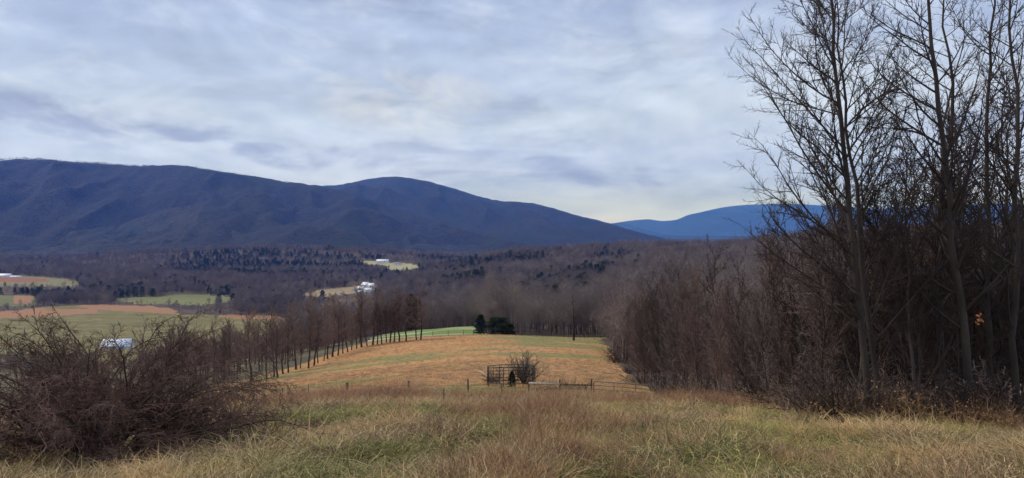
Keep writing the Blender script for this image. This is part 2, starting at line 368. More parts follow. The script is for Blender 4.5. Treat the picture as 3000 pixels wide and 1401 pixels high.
M['leaf'] = node_mat('dead_orange_leaf', lambda G: G.mix(G.noise(3, 3), (.42, .14, .04), (.62, .28, .10)), rough=.7)
M['leaf_tan'] = node_mat('dead_tan_leaf', lambda G: G.mix(G.rnd, G.mix(G.attr('v'), (.16, .085, .04), (.42, .28, .15)), (.30, .16, .07)), rough=.7)
M['gravel'] = node_mat('track_gravel', lambda G: G.mix(G.noise(1.5, 4), (.28, .27, .25), (.42, .4, .37)))

# ------------------------------------------------------------------ the ground, split along its real field edges
def build_ground():
    Yr = np.concatenate([np.linspace(-40, 2, 8), np.exp(np.linspace(math.log(4), math.log(210), 235)), np.exp(np.linspace(math.log(212), math.log(2700), 290)), np.exp(np.linspace(math.log(2800), math.log(27000), 26))])
    P = np.concatenate([np.linspace(-900, -60, 14), np.linspace(-50, 3050, 430), np.linspace(3060, 3900, 14)])
    Yg, Pg = np.meshgrid(Yr, P, indexing='ij'); W = np.maximum(Yg, 14.0); Xg = (Pg - CX) / F * W
    far = Yg < 14; Xg = np.where(far, (Pg - CX) / F * 14.0 * (1 + .9 * np.abs((Pg - CX) / 2400) ** 2), Xg)
    Z = gz(Xg, Yg); nr, nc = Yg.shape
    idx = np.arange(nr * nc).reshape(nr, nc)
    Q = np.stack([idx[:-1, :-1], idx[:-1, 1:], idx[1:, 1:], idx[1:, :-1]], -1).reshape(-1, 4)
    cx = (Xg[:-1, :-1] + Xg[1:, 1:]).ravel() / 2; cy = (Yg[:-1, :-1] + Yg[1:, 1:]).ravel() / 2
    px = pxof(cx, cy); py = pyof(cx, cy)
    reg = np.zeros(len(Q), int); names = ['ground', 'meadow', 'hill_pasture'] + list(FIELDS) + ['lower_pasture', 'valley_floor']
    wob = (fbm(cx / 6, cy / 6, 3) - .5) * 60
    near = in_meadow(px + wob * (cy > 14), cy); reg[near] = 1
    reg[in_hillpasture(px, cy)] = 2
    reg[(reg == 0) & (cy > 60) & (cy < 620) & (px < np.interp(cy, [60, 208, 620], [700, 1075, 820]))] = 3 + len(FIELDS)
    for i, (n, poly) in enumerate(FIELDS.items()): reg[(cy > 380) & inpoly(px + (fbm(cx / 25, cy / 25, 3) - .5) * 40, py + (fbm(cx / 18 + 9, cy / 30, 3) - .5) * 9, poly)] = 3 + i
    reg[(reg == 0) & (cy > 2900)] = 4 + len(FIELDS)
    V = np.stack([Xg, Yg, Z], -1).reshape(-1, 3)
    gr = greenness(V[:, 0], V[:, 1]); vpx = pxof(V[:, 0], V[:, 1]); vpy = pyof(V[:, 0], V[:, 1])
    red = np.zeros(len(V))
    for poly in ([(-600, 930), (0, 908), (120, 896), (130, 905), (280, 905), (290, 918), (60, 932), (-600, 950)], [(250, 885), (420, 890), (500, 900), (530, 922), (300, 908), (230, 900)],
                 [(640, 918), (880, 920), (880, 936), (700, 936), (640, 928)], [(-600, 815), (0, 812), (130, 817), (150, 826), (-600, 830)], [(40, 866), (100, 868), (90, 890), (40, 890)]):
        red = np.maximum(red, inpoly(vpx, vpy, poly).astype(float))
    for i, n in enumerate(names):
        q = Q[reg == i]
        if not len(q): continue
        u, inv = np.unique(q, return_inverse=True)
        a = {'gr': gr[u] if i < 3 else red[u], 'thatch': np.clip(1.5 - V[u, 1] / 30, 0, 1)}
        me = mesh_from(n, V[u], inv.reshape(-1, 4), None, M['floor'] if i == 0 else M[n], True, a)
        tag(link(n, me), kind='structure')
build_ground()

# ------------------------------------------------------------------ mountains
def mountain(name, crest, Yc, Yb, amp, seed, x_noise, p=1.25, zb=-98, back=True):
    cp = np.array(crest, float); P = np.linspace(cp[0, 0], cp[-1, 0], 520); cy = hermite(cp[:, 0], cp[:, 1], P)
    W = np.concatenate([np.linspace(0, 1, 90), np.linspace(1.04, 1.5, 6)]); Pg, Wg = np.meshgrid(P, W)
    Y = Yb + (Yc - Yb) * Wg; zc = -(cy - HY) / F * Yc
    w = np.clip(Wg, 0, 1); over = np.clip(Wg - 1, 0, 1)
    X = (Pg - CX) / F * Y
    s = .5 * w ** p + .5 * (w * w * (3 - 2 * w))
    z = zb + (zc[None] - zb) * s - over * (zc[None] - zb) * 1.3
    zr = 1 - np.abs(2 * fbm(X / x_noise + seed + Y / x_noise * .35, Y / (x_noise * 2.6) + seed, 4) - 1) * 2.2
    zr2 = 1 - np.abs(2 * fbm(X / (x_noise * .3) + seed * 2 + Y / x_noise * .6, Y / (x_noise * 1.1) + seed, 3) - 1) * 2.2
    z = z + (amp * (zr - .35) + amp * .3 * (zr2 - .35)) * np.sin(np.pi * np.clip(w, 0, 1)) ** .8
    z = z + (fbm(X / 45 + seed, Y / 45, 3) - .5) * 16 * np.clip(w * 4, 0, 1)
    zmax = -(cy[None] - HY) / F * Y; z = np.where((w < .985), np.minimum(z, zmax - 6), z)
    idx = np.arange(z.size).reshape(z.shape)
    Q = np.stack([idx[:-1, :-1], idx[:-1, 1:], idx[1:, 1:], idx[1:, :-1]], -1).reshape(-1, 4)
    me = mesh_from(name, np.stack([X, Y, z], -1).reshape(-1, 3), Q, None, M['mountain'], True)
    if name == 'foothills': me.materials.clear(); me.materials.append(M['foothill'])
    return tag(link(name, me), kind='structure')
mountain('mountain_ridge', [(-900, 500), (-400, 485), (0, 471), (60, 466), (130, 469), (200, 476), (300, 481), (400, 489), (480, 488), (540, 487), (600, 496), (680, 508), (750, 520), (820, 531), (900, 542), (960, 551), (1020, 566), (1120, 598), (1250, 640), (1400, 682), (1550, 712), (1750, 735), (2000, 750)], 6000, 2900, 165, 3, 900)
mountain('mountain_summit', [(500, 600), (800, 562), (900, 549), (960, 546), (1020, 537), (1100, 522), (1160, 519), (1210, 524), (1280, 540), (1340, 558), (1400, 575), (1450, 588), (1500, 592), (1560, 596), (1620, 612), (1690, 633), (1740, 645), (1790, 657), (1850, 674), (1930, 695), (2020, 714), (2200, 735)], 8800, 4800, 215, 11, 1300)
mountain('far_mountain', [(900, 552), (960, 543), (1000, 545), (1100, 580), (1400, 640), (1700, 660), (1790, 655), (1840, 648), (1890, 644), (1945, 648), (1985, 644), (2010, 634), (2070, 618), (2130, 606), (2250, 599), (2400, 602), (2600, 612), (2800, 600), (3000, 596), (3400, 590), (3900, 600)], 24000, 17000, 420, 23, 3800)
mountain('foothills', [(-900, 705), (-300, 700), (0, 690), (200, 676), (380, 645), (500, 610), (620, 603), (720, 624), (850, 662), (1000, 690), (1150, 705), (1300, 716), (1500, 726), (1700, 736), (2000, 748)], 4300, 2850, 60, 31, 500)

# ------------------------------------------------------------------ branching plants
def nrm(v): return v / np.maximum(np.linalg.norm(v, axis=-1, keepdims=True), 1e-9)
def march(rng, pos, d, ln, r0, seg, up, jit, rmin, curve=1.0):
    B = len(pos); P = np.zeros((B, seg + 1, 3)); P[:, 0] = pos; st = (ln / seg)[:, None]
    for k in range(seg):
        d = nrm(d + np.array([0, 0, 1.0]) * (up * (1 if curve == 1 else (k + 1) / seg * curve)) + rng.randn(B, 3) * jit)
        P[:, k + 1] = P[:, k] + d * st
    s = np.linspace(0, 1, seg + 1)[None]
    R = r0[:, None] * (1 - s) ** .85 + rmin * (.35 + .65 * (1 - s))
    return P, R
def branch(rng, P, R, n, t0, t1, ang, lf, seg, rf, up, jit, rmin, taper=.7, bias=None, spread=.25):
    B, m, _ = P.shape; t = t0 + (t1 - t0) * ((np.arange(n)[None] + rng.rand(B, n)) / n)
    f = t * (m - 1); i = np.clip(f.astype(int), 0, m - 2); f = (f - i)[..., None]; b = np.arange(B)[:, None]
    pos = P[b, i] * (1 - f) + P[b, i + 1] * f; T = nrm(P[b, i + 1] - P[b, i]); r = R[b, i] * (1 - f[..., 0]) + R[b, i + 1] * f[..., 0]
    Ln = np.linalg.norm(np.diff(P, axis=1), axis=-1).sum(1)
    N = rng.randn(B, n, 3)
    if bias is not None: N = N + np.asarray(bias)
    N = nrm(N - T * (N * T).sum(-1, keepdims=True))
    a = ang * (1 + spread * rng.randn(B, n))[..., None]
    d = nrm(T * np.cos(a) + N * np.sin(a))
    ln = lf * Ln[:, None] * (1.1 - taper * (t - t0) / (t1 - t0 + 1e-6)) * rng.uniform(.65, 1.2, (B, n))
    r0 = np.minimum(rf * r * rng.uniform(.7, 1.1, (B, n)), .85 * r)
    return march(rng, pos.reshape(-1, 3), d.reshape(-1, 3), ln.ravel(), r0.ravel(), seg, up, jit, rmin)
def tubes(P, R, k):
    B, m, _ = P.shape; T = nrm(np.gradient(P, axis=1)); ref = nrm(np.cross(nrm(P[:, -1] - P[:, 0]), np.array([.31, .77, .19])))
    U = nrm(np.cross(T, ref[:, None])); Vv = np.cross(T, U); a = np.arange(k) * 2 * np.pi / k
    ring = P[:, :, None] + R[:, :, None, None] * (U[:, :, None] * np.cos(a)[None, None, :, None] + Vv[:, :, None] * np.sin(a)[None, None, :, None])
    V = ring.reshape(-1, 3); idx = np.arange(B * m * k).reshape(B, m, k); n = np.roll(idx, -1, 2)
    Q = np.stack([idx[:, :-1], n[:, :-1], n[:, 1:], idx[:, 1:]], -1).reshape(-1, 4)
    return V, Q
def join(parts):
    V = []; Q = []; b = 0
    for v, q in parts: V.append(v); Q.append(q + b); b += len(v)
    return np.concatenate(V), np.concatenate(Q)
def stem(rng, base, top, r0, seg, wob, r1=.01):
    t = np.linspace(0, 1, seg + 1)[:, None]; base = np.array(base, float); top = np.array(top, float); P = base + (top - base) * t
    w = np.cumsum(rng.randn(seg + 1, 3) * [1, 1, 0], 0) * wob; w -= w[0]; w[:, :] *= (.3 + .7 * t); P = P + w
    tt = np.linspace(0, 1, seg + 1); R = r0 * (1 - tt) ** .8 + r1; R[0] *= 1.25
    return P[None], R[None]

def tree_meshes(name, seed, H, r0, lean=(0, 0), n1=34, n2=8, n3=7, n4=0, lf=.34, ang=.85, up=.10, t0=.18, bias=None, mats=('bark', 'twig'), rmin=.004, wob=.12, twin=None, seg1=8, k1=5, jit=.13, lf2=.38, lf3=.38):
    rng = rs(seed)
    P0, R0 = stem(rng, (0, 0, -.25), (lean[0], lean[1], H), r0, 16, wob)
    trunks = [(P0, R0)]
    if twin: trunks.append(stem(rng, (twin[0], twin[1], -.25), (twin[2], twin[3], H * twin[4]), r0 * .75, 16, wob))
    trunk = join([tubes(p, r, 8) for p, r in trunks]); limbs = []; tw = []
    for j, (p, r) in enumerate(trunks):
        P1, R1 = branch(rng, p, r, int(n1 * (1 if j == 0 else .75)), t0, .985, ang, lf, seg1, .42, up, jit * .6, rmin * 1.3, bias=bias if j == 0 else ([-b for b in bias] if bias else None))
        P2, R2 = branch(rng, P1, R1, n2, .12, .97, .72, lf2, 5, .6, .05, jit, rmin * 1.1)
        P3, R3 = branch(rng, P2, R2, n3, .08, .97, .75, lf3, 3, .7, .04, jit * 1.3, rmin)
        limbs.append(tubes(P1, R1, k1)); tw += [tubes(P2, R2, 3), tubes(P3, R3, 3)]
        if n4:
            P4, R4 = branch(rng, P3, R3, n4, .1, .97, .8, .45, 2, .8, .02, jit * 1.5, rmin * .8); tw.append(tubes(P4, R4, 3))
    lv, lq = join(limbs); cv, cq = join(tw)
    return (mesh_from(name + '_trunk', *trunk, None, M[mats[0]], True), mesh_from(name + '_limbs', lv, lq, None, M[mats[0]], True), mesh_from(name + '_crown', cv, cq, None, M[mats[1]]))
def merged(name, seed, **k):       # small tree: trunk mesh, crown mesh with its limbs
    t, l, c = tree_meshes(name, seed, **k)
    lv = np.empty(len(l.vertices) * 3, np.float32); l.vertices.foreach_get('co', lv); cv = np.empty(len(c.vertices) * 3, np.float32); c.vertices.foreach_get('co', cv)
    lq = np.array([tuple(p.vertices) for p in l.polygons]) if len(l.polygons) < 2e5 else None; cq = np.empty(len(c.loops), np.int32); c.loops.foreach_get('vertex_index', cq); cq = cq.reshape(-1, 4)
    V, Q = join([(lv.reshape(-1, 3), lq), (cv.reshape(-1, 3), cq)])
    me = mesh_from(name + '_crown', V, Q, None, c.materials[0]); bpy.data.meshes.remove(l); bpy.data.meshes.remove(c)
    return t, me
def put_tree(name, meshes, loc, rz, s, label, cat='tree', group=None, parts=('trunk', 'crown')):
    r = empty(name, loc, rz); sx = s if isinstance(s, tuple) else (s, s, s); r.scale = sx
    tag(r, label, cat, group)
    for n, me in zip(parts, meshes): link(n, me, r)
    return r

# ------------------------------------------------------------------ instanced masses
def scatter(name, points, rot, scl, idx, meshes, label=None, cat=None):
    col = bpy.data.collections.new(name + '_kinds')
    for i, me in enumerate(meshes): col.objects.link(bpy.data.objects.new('%s_kind_%02d' % (name, i), me))
    me = bpy.data.meshes.new(name); n = len(points); me.vertices.add(n); me.vertices.foreach_set('co', np.asarray(points, np.float32).ravel())
    for k, t, v in (('rot', 'FLOAT_VECTOR', rot), ('scl', 'FLOAT_VECTOR', scl), ('idx', 'INT', idx)):
        a = me.attributes.new(k, t, 'POINT')
        a.data.foreach_set('vector' if t == 'FLOAT_VECTOR' else 'value', np.asarray(v, np.float32 if t != 'INT' else np.int32).ravel())
    ng = bpy.data.node_groups.new(name, 'GeometryNodeTree')
    ng.interface.new_socket('Geometry', in_out='INPUT', socket_type='NodeSocketGeometry'); ng.interface.new_socket('Geometry', in_out='OUTPUT', socket_type='NodeSocketGeometry')
    N = ng.nodes.new; gi = N('NodeGroupInput'); go = N('NodeGroupOutput'); ip = N('GeometryNodeInstanceOnPoints'); ci = N('GeometryNodeCollectionInfo')
    ci.inputs[0].default_value = col; ci.inputs['Separate Children'].default_value = True; ci.inputs['Reset Children'].default_value = True
    ip.inputs['Pick Instance'].default_value = True
    def na(k, t):
        a = N('GeometryNodeInputNamedAttribute'); a.data_type = t; a.inputs['Name'].default_value = k; return a.outputs['Attribute']
    L = ng.links.new; L(gi.outputs[0], ip.inputs['Points']); L(ci.outputs[0], ip.inputs['Instance']); L(na('idx', 'INT'), ip.inputs['Instance Index'])
    L(na('rot', 'FLOAT_VECTOR'), ip.inputs['Rotation']); L(na('scl', 'FLOAT_VECTOR'), ip.inputs['Scale']); L(ip.outputs[0], go.inputs[0])
    o = link(name, me); md = o.modifiers.new('scatter', 'NODES'); md.node_group = ng
    return tag(o, label, cat, kind='stuff')

def puff(seed, H, w, nt, tl=1.3, tw=.07, cb=.22):     # distant bare tree: stem, limbs and a haze of twigs
    rng = rs(seed); P0, R0 = stem(rng, (0, 0, -.5), (rng.randn() * .3, rng.randn() * .3, H * .8), .022 * H * .6, 4, .12)
    P1, R1 = branch(rng, P0, R0, 11, .22, .95, .7, .42, 3, .5, .12, .1, .03); v, q = join([tubes(P0, R0, 4), tubes(P1, R1, 3)])
    nl = 14                                               # sub-crowns
    c = rng.randn(nl, 3) * [w * .22, w * .22, H * .17]; c[:, 2] += H * (cb + (1 - cb) * .52); c[:, :2] *= np.clip(1.5 - c[:, 2:3] / H, .4, 1.1)
    k = rng.randint(0, nl, nt); d = nrm(rng.randn(nt, 3)); rad = w * .24 * rng.rand(nt, 1) ** .45
    p = c[k] + d * rad * [1, 1, 1.25]; dr = nrm(d * .8 + rng.randn(nt, 3) * .5 + [0, 0, .75]); ln = tl * rng.uniform(.5, 1.1, (nt, 1))
    sdv = nrm(np.cross(dr, rng.randn(nt, 3))) * tw
    tv = np.stack([p - sdv, p + sdv, p + dr * ln], 1).reshape(-1, 3); T = np.arange(nt * 3).reshape(-1, 3) + len(v)
    vv = np.concatenate([v, tv]); at_ = np.concatenate([np.zeros(len(v)), np.repeat(rng.rand(nt) ** 1.5, 3)])
    return mesh_from('bare_canopy_tree', vv, q, T, M['canopy'], False, {'v': at_})
def conifer(seed, H, w, nt, rnd=.0, tl=.8, tw=.22, gap=0.0):
    rng = rs(seed); P0, R0 = stem(rng, (0, 0, -.5), (0, 0, H * .95), .016 * H, 4, .03); v, q = tubes(P0, R0, 5)
    t = rng.rand(nt) ** .8 * .93 + .05; prof = (1 - t) ** (.75 - .35 * rnd) * (1 - np.exp(-t * 14))
    if gap: t = np.round(t * 9) / 9 + rng.randn(nt) * .018; t = np.clip(t, .03, .98); prof = (1 - t) ** .5 * (.7 + .5 * rs(seed + 5).rand(10)[(t * 9).astype(int)])
    prof = prof * (1 + .25 * np.sin(t * 23 + seed)); a = rng.rand(nt) * 6.283; lump = .8 + .3 * np.sin(a * 3 + t * 9 + seed)
    r = w * .5 * prof * lump * rng.rand(nt) ** .35
    p = np.stack([np.cos(a) * r, np.sin(a) * r, t * H], -1); out = np.stack([np.cos(a), np.sin(a), np.zeros(nt)], -1)
    dr = nrm(out + rng.randn(nt, 3) * .55 + [0, 0, .1]); sdv = nrm(np.cross(dr, rng.randn(nt, 3))) * tw; ln = tl * rng.uniform(.5, 1.1, (nt, 1))
    tv = np.stack([p - sdv, p + sdv, p + dr * ln], 1).reshape(-1, 3); T = np.arange(nt * 3).reshape(-1, 3)
    return (v, q), mesh_from('conifer_needles', tv, None, T, M['needles'], False, {'v': np.repeat(rng.rand(nt) ** 2, 3)})

far_bare = [puff(100 + i, h, w, 620, tl=1.7, tw=.085) for i, (h, w) in enumerate([(15, 10), (17, 11), (13, 11), (19, 12), (14, 8), (16, 13)])]
mid_bare = [puff(200 + i, h, w, 2600, tl=1.0, tw=.026) for i, (h, w) in enumerate([(15, 9), (17, 10), (13, 9), (18, 11)])]
far_con = [conifer(300 + i, h, w, 420, rnd, 1.5, .4)[1] for i, (h, w, rnd) in enumerate([(13, 8, .8), (16, 9, 1), (11, 8, 1.3), (13, 10, 1.4)])]

def forest():
    rng = rs(42); X = []; Yv = []
    for y0, y1, sp in ((200, 330, 4.6), (330, 600, 6.2), (600, 1100, 7.6), (1100, 1900, 9.5), (1900, 3100, 13.5)):
        A = .5 * (y1 * y1 - y0 * y0) * 3700 / F; n = int(A / sp / sp)
        Y = np.sqrt(rng.uniform(y0 * y0, y1 * y1, n)); px = rng.uniform(-350, 3350, n); X.append((px - CX) / F * Y); Yv.append(Y)
    X = np.concatenate(X); Y = np.concatenate(Yv); px = pxof(X, Y); py = pyof(X, Y); z = gz(X, Y); n = len(X)
    H = np.interp(Y, [200, 400, 3000], [.75, .95, 1.0]) * rng.uniform(.7, 1.12, n) * (.75 + .5 * fbm(X / 60, Y / 60, 3))
    keep = ~in_meadow(px, Y) & ~in_hillpasture(px, Y)
    keep &= ~((px > 1450) & (px < 1790) & (Y < 215))
    conp = [[(430, 800), (520, 750), (700, 735), (900, 742), (1100, 755), (1260, 790), (1240, 812), (1000, 815), (700, 815)], [(1290, 845), (1310, 795), (1400, 785), (1420, 830), (1360, 850)], [(1640, 770), (1780, 750), (1850, 765), (1780, 820), (1650, 815)],
            [(930, 885), (970, 868), (1110, 862), (1110, 880)], [(1500, 870), (1560, 830), (1720, 830), (1760, 900), (1600, 930)], [(-300, 875), (0, 860), (400, 850), (700, 850), (700, 862), (0, 885)], [(1250, 770), (1600, 760), (1650, 775), (1500, 785), (1260, 782)], [(900, 765), (1100, 755), (1400, 760), (1400, 772), (1200, 770)]]
    cm = np.zeros(n)
    for c in conp: cm = np.maximum(cm, inpoly(px, py, c).astype(float))
    nz = fbm(X / 110 + 5, Y / 110 + 2, 3)
    isc = rng.rand(n) < np.clip(cm * (.30 + 2.3 * (nz - .42)) + .02 + .2 * np.clip((nz - .58) * 8, 0, 1), 0, .85) * (Y > 430)
    hard = np.zeros(n, bool); cov = np.zeros(n, bool)
    for nme, poly in FIELDS.items():
        hard |= inpoly(px, py, poly)
        for fr in (.35, .7, 1.0): cov |= inpoly(px, py - fr * H * 15 * F / Y, poly)
    in1 = inpoly(px, py, FIELDS['scrub_field'])
    # low hedges and scrub where taller trees would stand in front of a field
    cov &= Y < 3000
    hedge = fbm(X / 25, Y / 12, 2) > .56
    H = np.where(cov, H * np.where(rng.rand(n) < .07, .8, .3), H); keep &= ~cov | hedge | (rng.rand(n) < .35)
    keep &= ~hard | (in1 & (rng.rand(n) < .12))
    keep &= ~((px < 900) & (Y > 150) & (Y < 560) & (py > 1000) & (rng.rand(n) < .45))     # open slope beside the track
    H = np.where((px < 800) & (Y < 600), H * .5, H)
    keep &= ~((np.abs(px - 345) < 75) & (Y > 380) & (Y < 720))
    for fx, fy0, fy1 in ((1065, 900, 1500), (350, 300, 700)): keep &= ~((np.abs(px - fx) < 45) & (Y > fy0) & (Y < fy1) & (rng.rand(n) < (1 if fx < 400 else .85)))
    low = (px < 800) & (Y > 215) & (Y < 470) & (fbm(X / 18, Y / 18, 3) > .47) & (np.abs(px - 345) > 60); keep |= low; H = np.where(low, rng.uniform(.16, .36, n), H); isc &= ~low
    near = Y < 380
    for nm, msk, kinds, base, lab in (('bare_woods', keep & ~isc & near, mid_bare, 15, 'grey brown leafless woodland behind the crest of the meadow'), ('distant_forest', keep & ~isc & ~near, far_bare, 15, 'purplish brown leafless forest covering the valley floor and hills'), ('conifer_woods', keep & isc, far_con, 16, 'dark green evergreens standing among the leafless valley forest')):
        k = np.where(msk)[0]; m = len(k); s = H[k, None] * rng.uniform(.9, 1.1, (m, 3))
        scatter(nm, np.stack([X[k], Y[k], z[k] - .2], -1), np.stack([rng.randn(m) * .03, rng.randn(m) * .03, rng.rand(m) * 6.28], -1), s, rng.randint(0, len(kinds), m), kinds, lab, 'forest')
        print(nm, m)
    # trees along the ridge line
forest()

# ------------------------------------------------------------------ grass
def clump(seed, n, L0, L1, rad, lean, drop, wid, mat, stalk=0):
    rng = rs(seed); a = rng.rand(n) * 6.283; r = rad * np.sqrt(rng.rand(n)); b = np.stack([np.cos(a) * r, np.sin(a) * r, np.full(n, -.03)], -1)
    az = a + rng.randn(n) * .9; h = np.stack([np.cos(az), np.sin(az), np.zeros(n)], -1); L = rng.uniform(L0, L1, n)[:, None]; ln = (lean * rng.uniform(.3, 1.4, n))[:, None]; dp = (drop * rng.uniform(.2, 1.5, n))[:, None]
    t = np.linspace(0, 1, 5); side = np.stack([-np.sin(az), np.cos(az), np.zeros(n)], -1) * .5; side = side + rng.randn(n, 3) * .25; side = nrm(side)
    V = []
    for k, tt in enumerate(t):
        c = b + h * L * (ln * tt + dp * .6 * tt * tt) + np.array([0, 0, 1]) * L * (tt - dp * .5 * tt ** 2.2) + side * L * (.05 * math.sin(k * 1.7) + (.09 * rng.randn(n, 1) if k > 1 else 0))
        w = wid * (1 - tt * .85) * (.8 + .4 * rng.rand(n, 1)); V.append(np.stack([c - side * w * .5, c + side * w * .5], 1))
    V = np.stack(V, 1).reshape(n, 10, 3); i = np.arange(n)[:, None] * 10
    Q = np.concatenate([i + np.array([[2 * k, 2 * k + 1, 2 * k + 3, 2 * k + 2]]) for k in range(4)])
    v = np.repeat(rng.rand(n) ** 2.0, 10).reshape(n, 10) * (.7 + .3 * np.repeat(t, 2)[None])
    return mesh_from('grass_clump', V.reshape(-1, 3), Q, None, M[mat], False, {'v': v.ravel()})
def grasses():
    rng = rs(77)
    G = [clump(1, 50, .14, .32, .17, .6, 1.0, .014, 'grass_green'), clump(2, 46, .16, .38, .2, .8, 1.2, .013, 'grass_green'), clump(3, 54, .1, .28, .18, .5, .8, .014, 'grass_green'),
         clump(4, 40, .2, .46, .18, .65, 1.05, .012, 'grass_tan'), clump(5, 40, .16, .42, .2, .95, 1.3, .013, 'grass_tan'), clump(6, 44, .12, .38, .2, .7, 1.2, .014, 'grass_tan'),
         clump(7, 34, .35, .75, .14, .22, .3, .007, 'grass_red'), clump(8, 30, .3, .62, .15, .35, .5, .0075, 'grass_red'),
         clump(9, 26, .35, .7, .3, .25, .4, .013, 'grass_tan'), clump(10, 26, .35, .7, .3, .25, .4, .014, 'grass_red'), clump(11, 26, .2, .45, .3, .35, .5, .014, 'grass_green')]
    xs = []; 
    for y0, y1, d in ((6.5, 10, 85), (10, 15, 60), (15, 22, 40), (22, 34, 24), (34, 56, 10), (56, 100, 4.5), (100, 205, 1.8)):
        A = .5 * (y1 * y1 - y0 * y0) * 3300 / F; n = int(A * d); Y = np.sqrt(rng.uniform(y0 * y0, y1 * y1, n)); px = rng.uniform(-150, 3150, n); xs.append(np.stack([(px - CX) / F * Y, Y], -1))
    P = np.concatenate(xs); X, Y = P[:, 0], P[:, 1]; px = pxof(X, Y)
    mead = in_meadow(px + (fbm(X / 3, Y / 3, 3) - .5) * 120, Y) & ((Y > 26) | (fbm(X * 1.6 + 3, Y * 1.6, 2) > .36)); edge = (Y < 70) & (px > 1700) & (rng.rand(len(X)) < .12)
    k = mead | edge; X, Y, px = X[k], Y[k], px[k]; n = len(X); z = gz(X, Y); g = greenness(X, Y) + rng.randn(n) * np.where(Y < 40, .33, .16)
    redz = fbm(X / 3.5 + 60, Y / 3.5, 3) + .16 * np.clip((Y - 17) / 10, 0, 1) + .12 * np.exp(-((px - 1800) / 170.) ** 2) * (Y < 16) - .10 * (px < 1500) * (Y < 17)
    redz = redz + rng.randn(n) * .11
    nr = Y < 40; idx = np.where(g > .46, rng.choice([0, 1, 2], n), np.where(redz > .63, rng.choice([6, 7], n), rng.choice([3, 4, 5], n)))
    fidx = np.where(g > .5, 10, np.where(rng.rand(n) < .4, 9, 8)); idx = np.where(nr, idx, fidx)
    s = np.where(nr, rng.uniform(.6, 1.15, n) * (.25 + 1.2 * fbm(X / 1.1 + 9, Y / 1.1, 3)), np.interp(Y, [40, 55, 100, 205], [.62, .48, .34, .32]) * rng.uniform(.6, 1.2, n))
    s = np.where(nr & np.isin(idx, [6, 7]), s * 1.22, s)
    s = np.where(nr, s * np.interp(Y, [14, 22, 30, 40], [1.12, 1.0, .8, .68]), s)
    sc_ = np.stack([s * 1.1, s * 1.1, s * rng.uniform(.85, 1.1, n)], -1); sc_[~nr, :2] *= 2.3; rot = np.stack([rng.randn(n) * .12, rng.randn(n) * .12, rng.rand(n) * 6.28], -1)
    kind_sets = (('green_grass', [0, 1, 2, 10], 'green and olive tussock grass in the foreground meadow', 'grass'), ('dry_grass', [3, 4, 5, 8], 'dry straw coloured grass bending over the meadow', 'grass'), ('broomsedge', [6, 7, 9], 'upright reddish broomsedge stalks across the meadow', 'grass'))
    for nm, ks, lab, cat in kind_sets:
        m = np.isin(idx, ks); loc = np.searchsorted(ks, idx[m]); print(nm, m.sum())
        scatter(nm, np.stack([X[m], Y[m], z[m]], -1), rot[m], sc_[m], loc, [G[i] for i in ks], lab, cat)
grasses()

def ordinal(n):
    o = 'first second third fourth fifth sixth seventh eighth ninth tenth eleventh twelfth thirteenth fourteenth fifteenth sixteenth seventeenth eighteenth nineteenth'.split()
    if n < 20: return o[n - 1]
    t = {2: 'twent', 3: 'thirt'}[n // 10]
    return t + 'ieth' if n % 10 == 0 else t + 'y-' + o[n % 10 - 1]
# ------------------------------------------------------------------ row of trees along the meadow's left edge
row_kinds = [merged('row_tree', 500 + i, H=10, r0=.13, n1=32, n2=9, n3=7, lf=.36, ang=.8, up=.07, t0=.25, mats=('bark', 'twig_thick'), rmin=.012, wob=.1, jit=.15) for i in range(4)]
ROW = [(737, 1118, 8.4), (782, 1110, 9), (803, 1105, 9.5), (812, 1108, 8), (830, 1096, 10), (845, 1092, 10.5), (868, 1083, 9.5), (880, 1080, 9), (904, 1080, 11), (920, 1072, 9.5), (932, 1065, 8.5), (948, 1058, 10), (960, 1052, 11), (975, 1046, 11), (990, 1042, 10.5),
       (1005, 1036, 11), (1018, 1032, 11), (1030, 1026, 10), (1045, 1022, 11), (1060, 1018, 12), (1076, 1015, 10.5), (1092, 1012, 11.5), (1105, 1010, 12), (1118, 1008, 11), (1132, 1005, 10), (1143, 1004, 11.5), (1155, 1003, 11), (1170, 1001, 12), (1190, 1000, 12.5), (1220, 996, 11), (1232, 995, 12)]
def rows():
    rng = random.Random(5)
    for i, (px, py, h) in enumerate(ROW):
        Y = hitY(px, py, 70, 206); p = ground(px, Y); k = np.interp(px, [740, 1230], [1.12, .86]) * rng.uniform(.74, 1.14)
        if i == 0: lab = 'slim leafless tree at the near end of the row beside the meadow'
        elif i == len(ROW) - 1: lab = 'last leafless tree at the far end of the row, beside the green pasture'
        elif i == 8: lab = 'tall straight leafless tree near the front of the row, clear trunk on open grass'
        else: lab = 'leafless reddish brown tree, %s from the near end of the row beside the meadow' % ordinal(i + 1)
        wd = h / 10 * k * rng.uniform(.95, 1.4); t = put_tree('bare_tree', row_kinds[rng.randrange(4)], p, rng.uniform(0, 6.28), (wd, wd, h / 10 * k), lab, 'tree', 'trees in the row along the meadow edge')
        t.rotation_euler.x = rng.gauss(0, .035); t.rotation_euler.y = rng.gauss(0, .05)
    for i in range(46):        # young wood below the row, behind the big shrub
        px = rng.uniform(500, 860); Y = np.interp(px, [430, 720, 860], [75, 118, 150]) + rng.uniform(4, 60); p = ground(px, Y)
        put_tree('bare_tree', row_kinds[i % 4], p, rng.uniform(0, 6.28), rng.uniform(.6, .95), 'leafless young tree in the thin wood between the big shrub and the tree row', 'tree', 'young trees below the tree row')
rows()

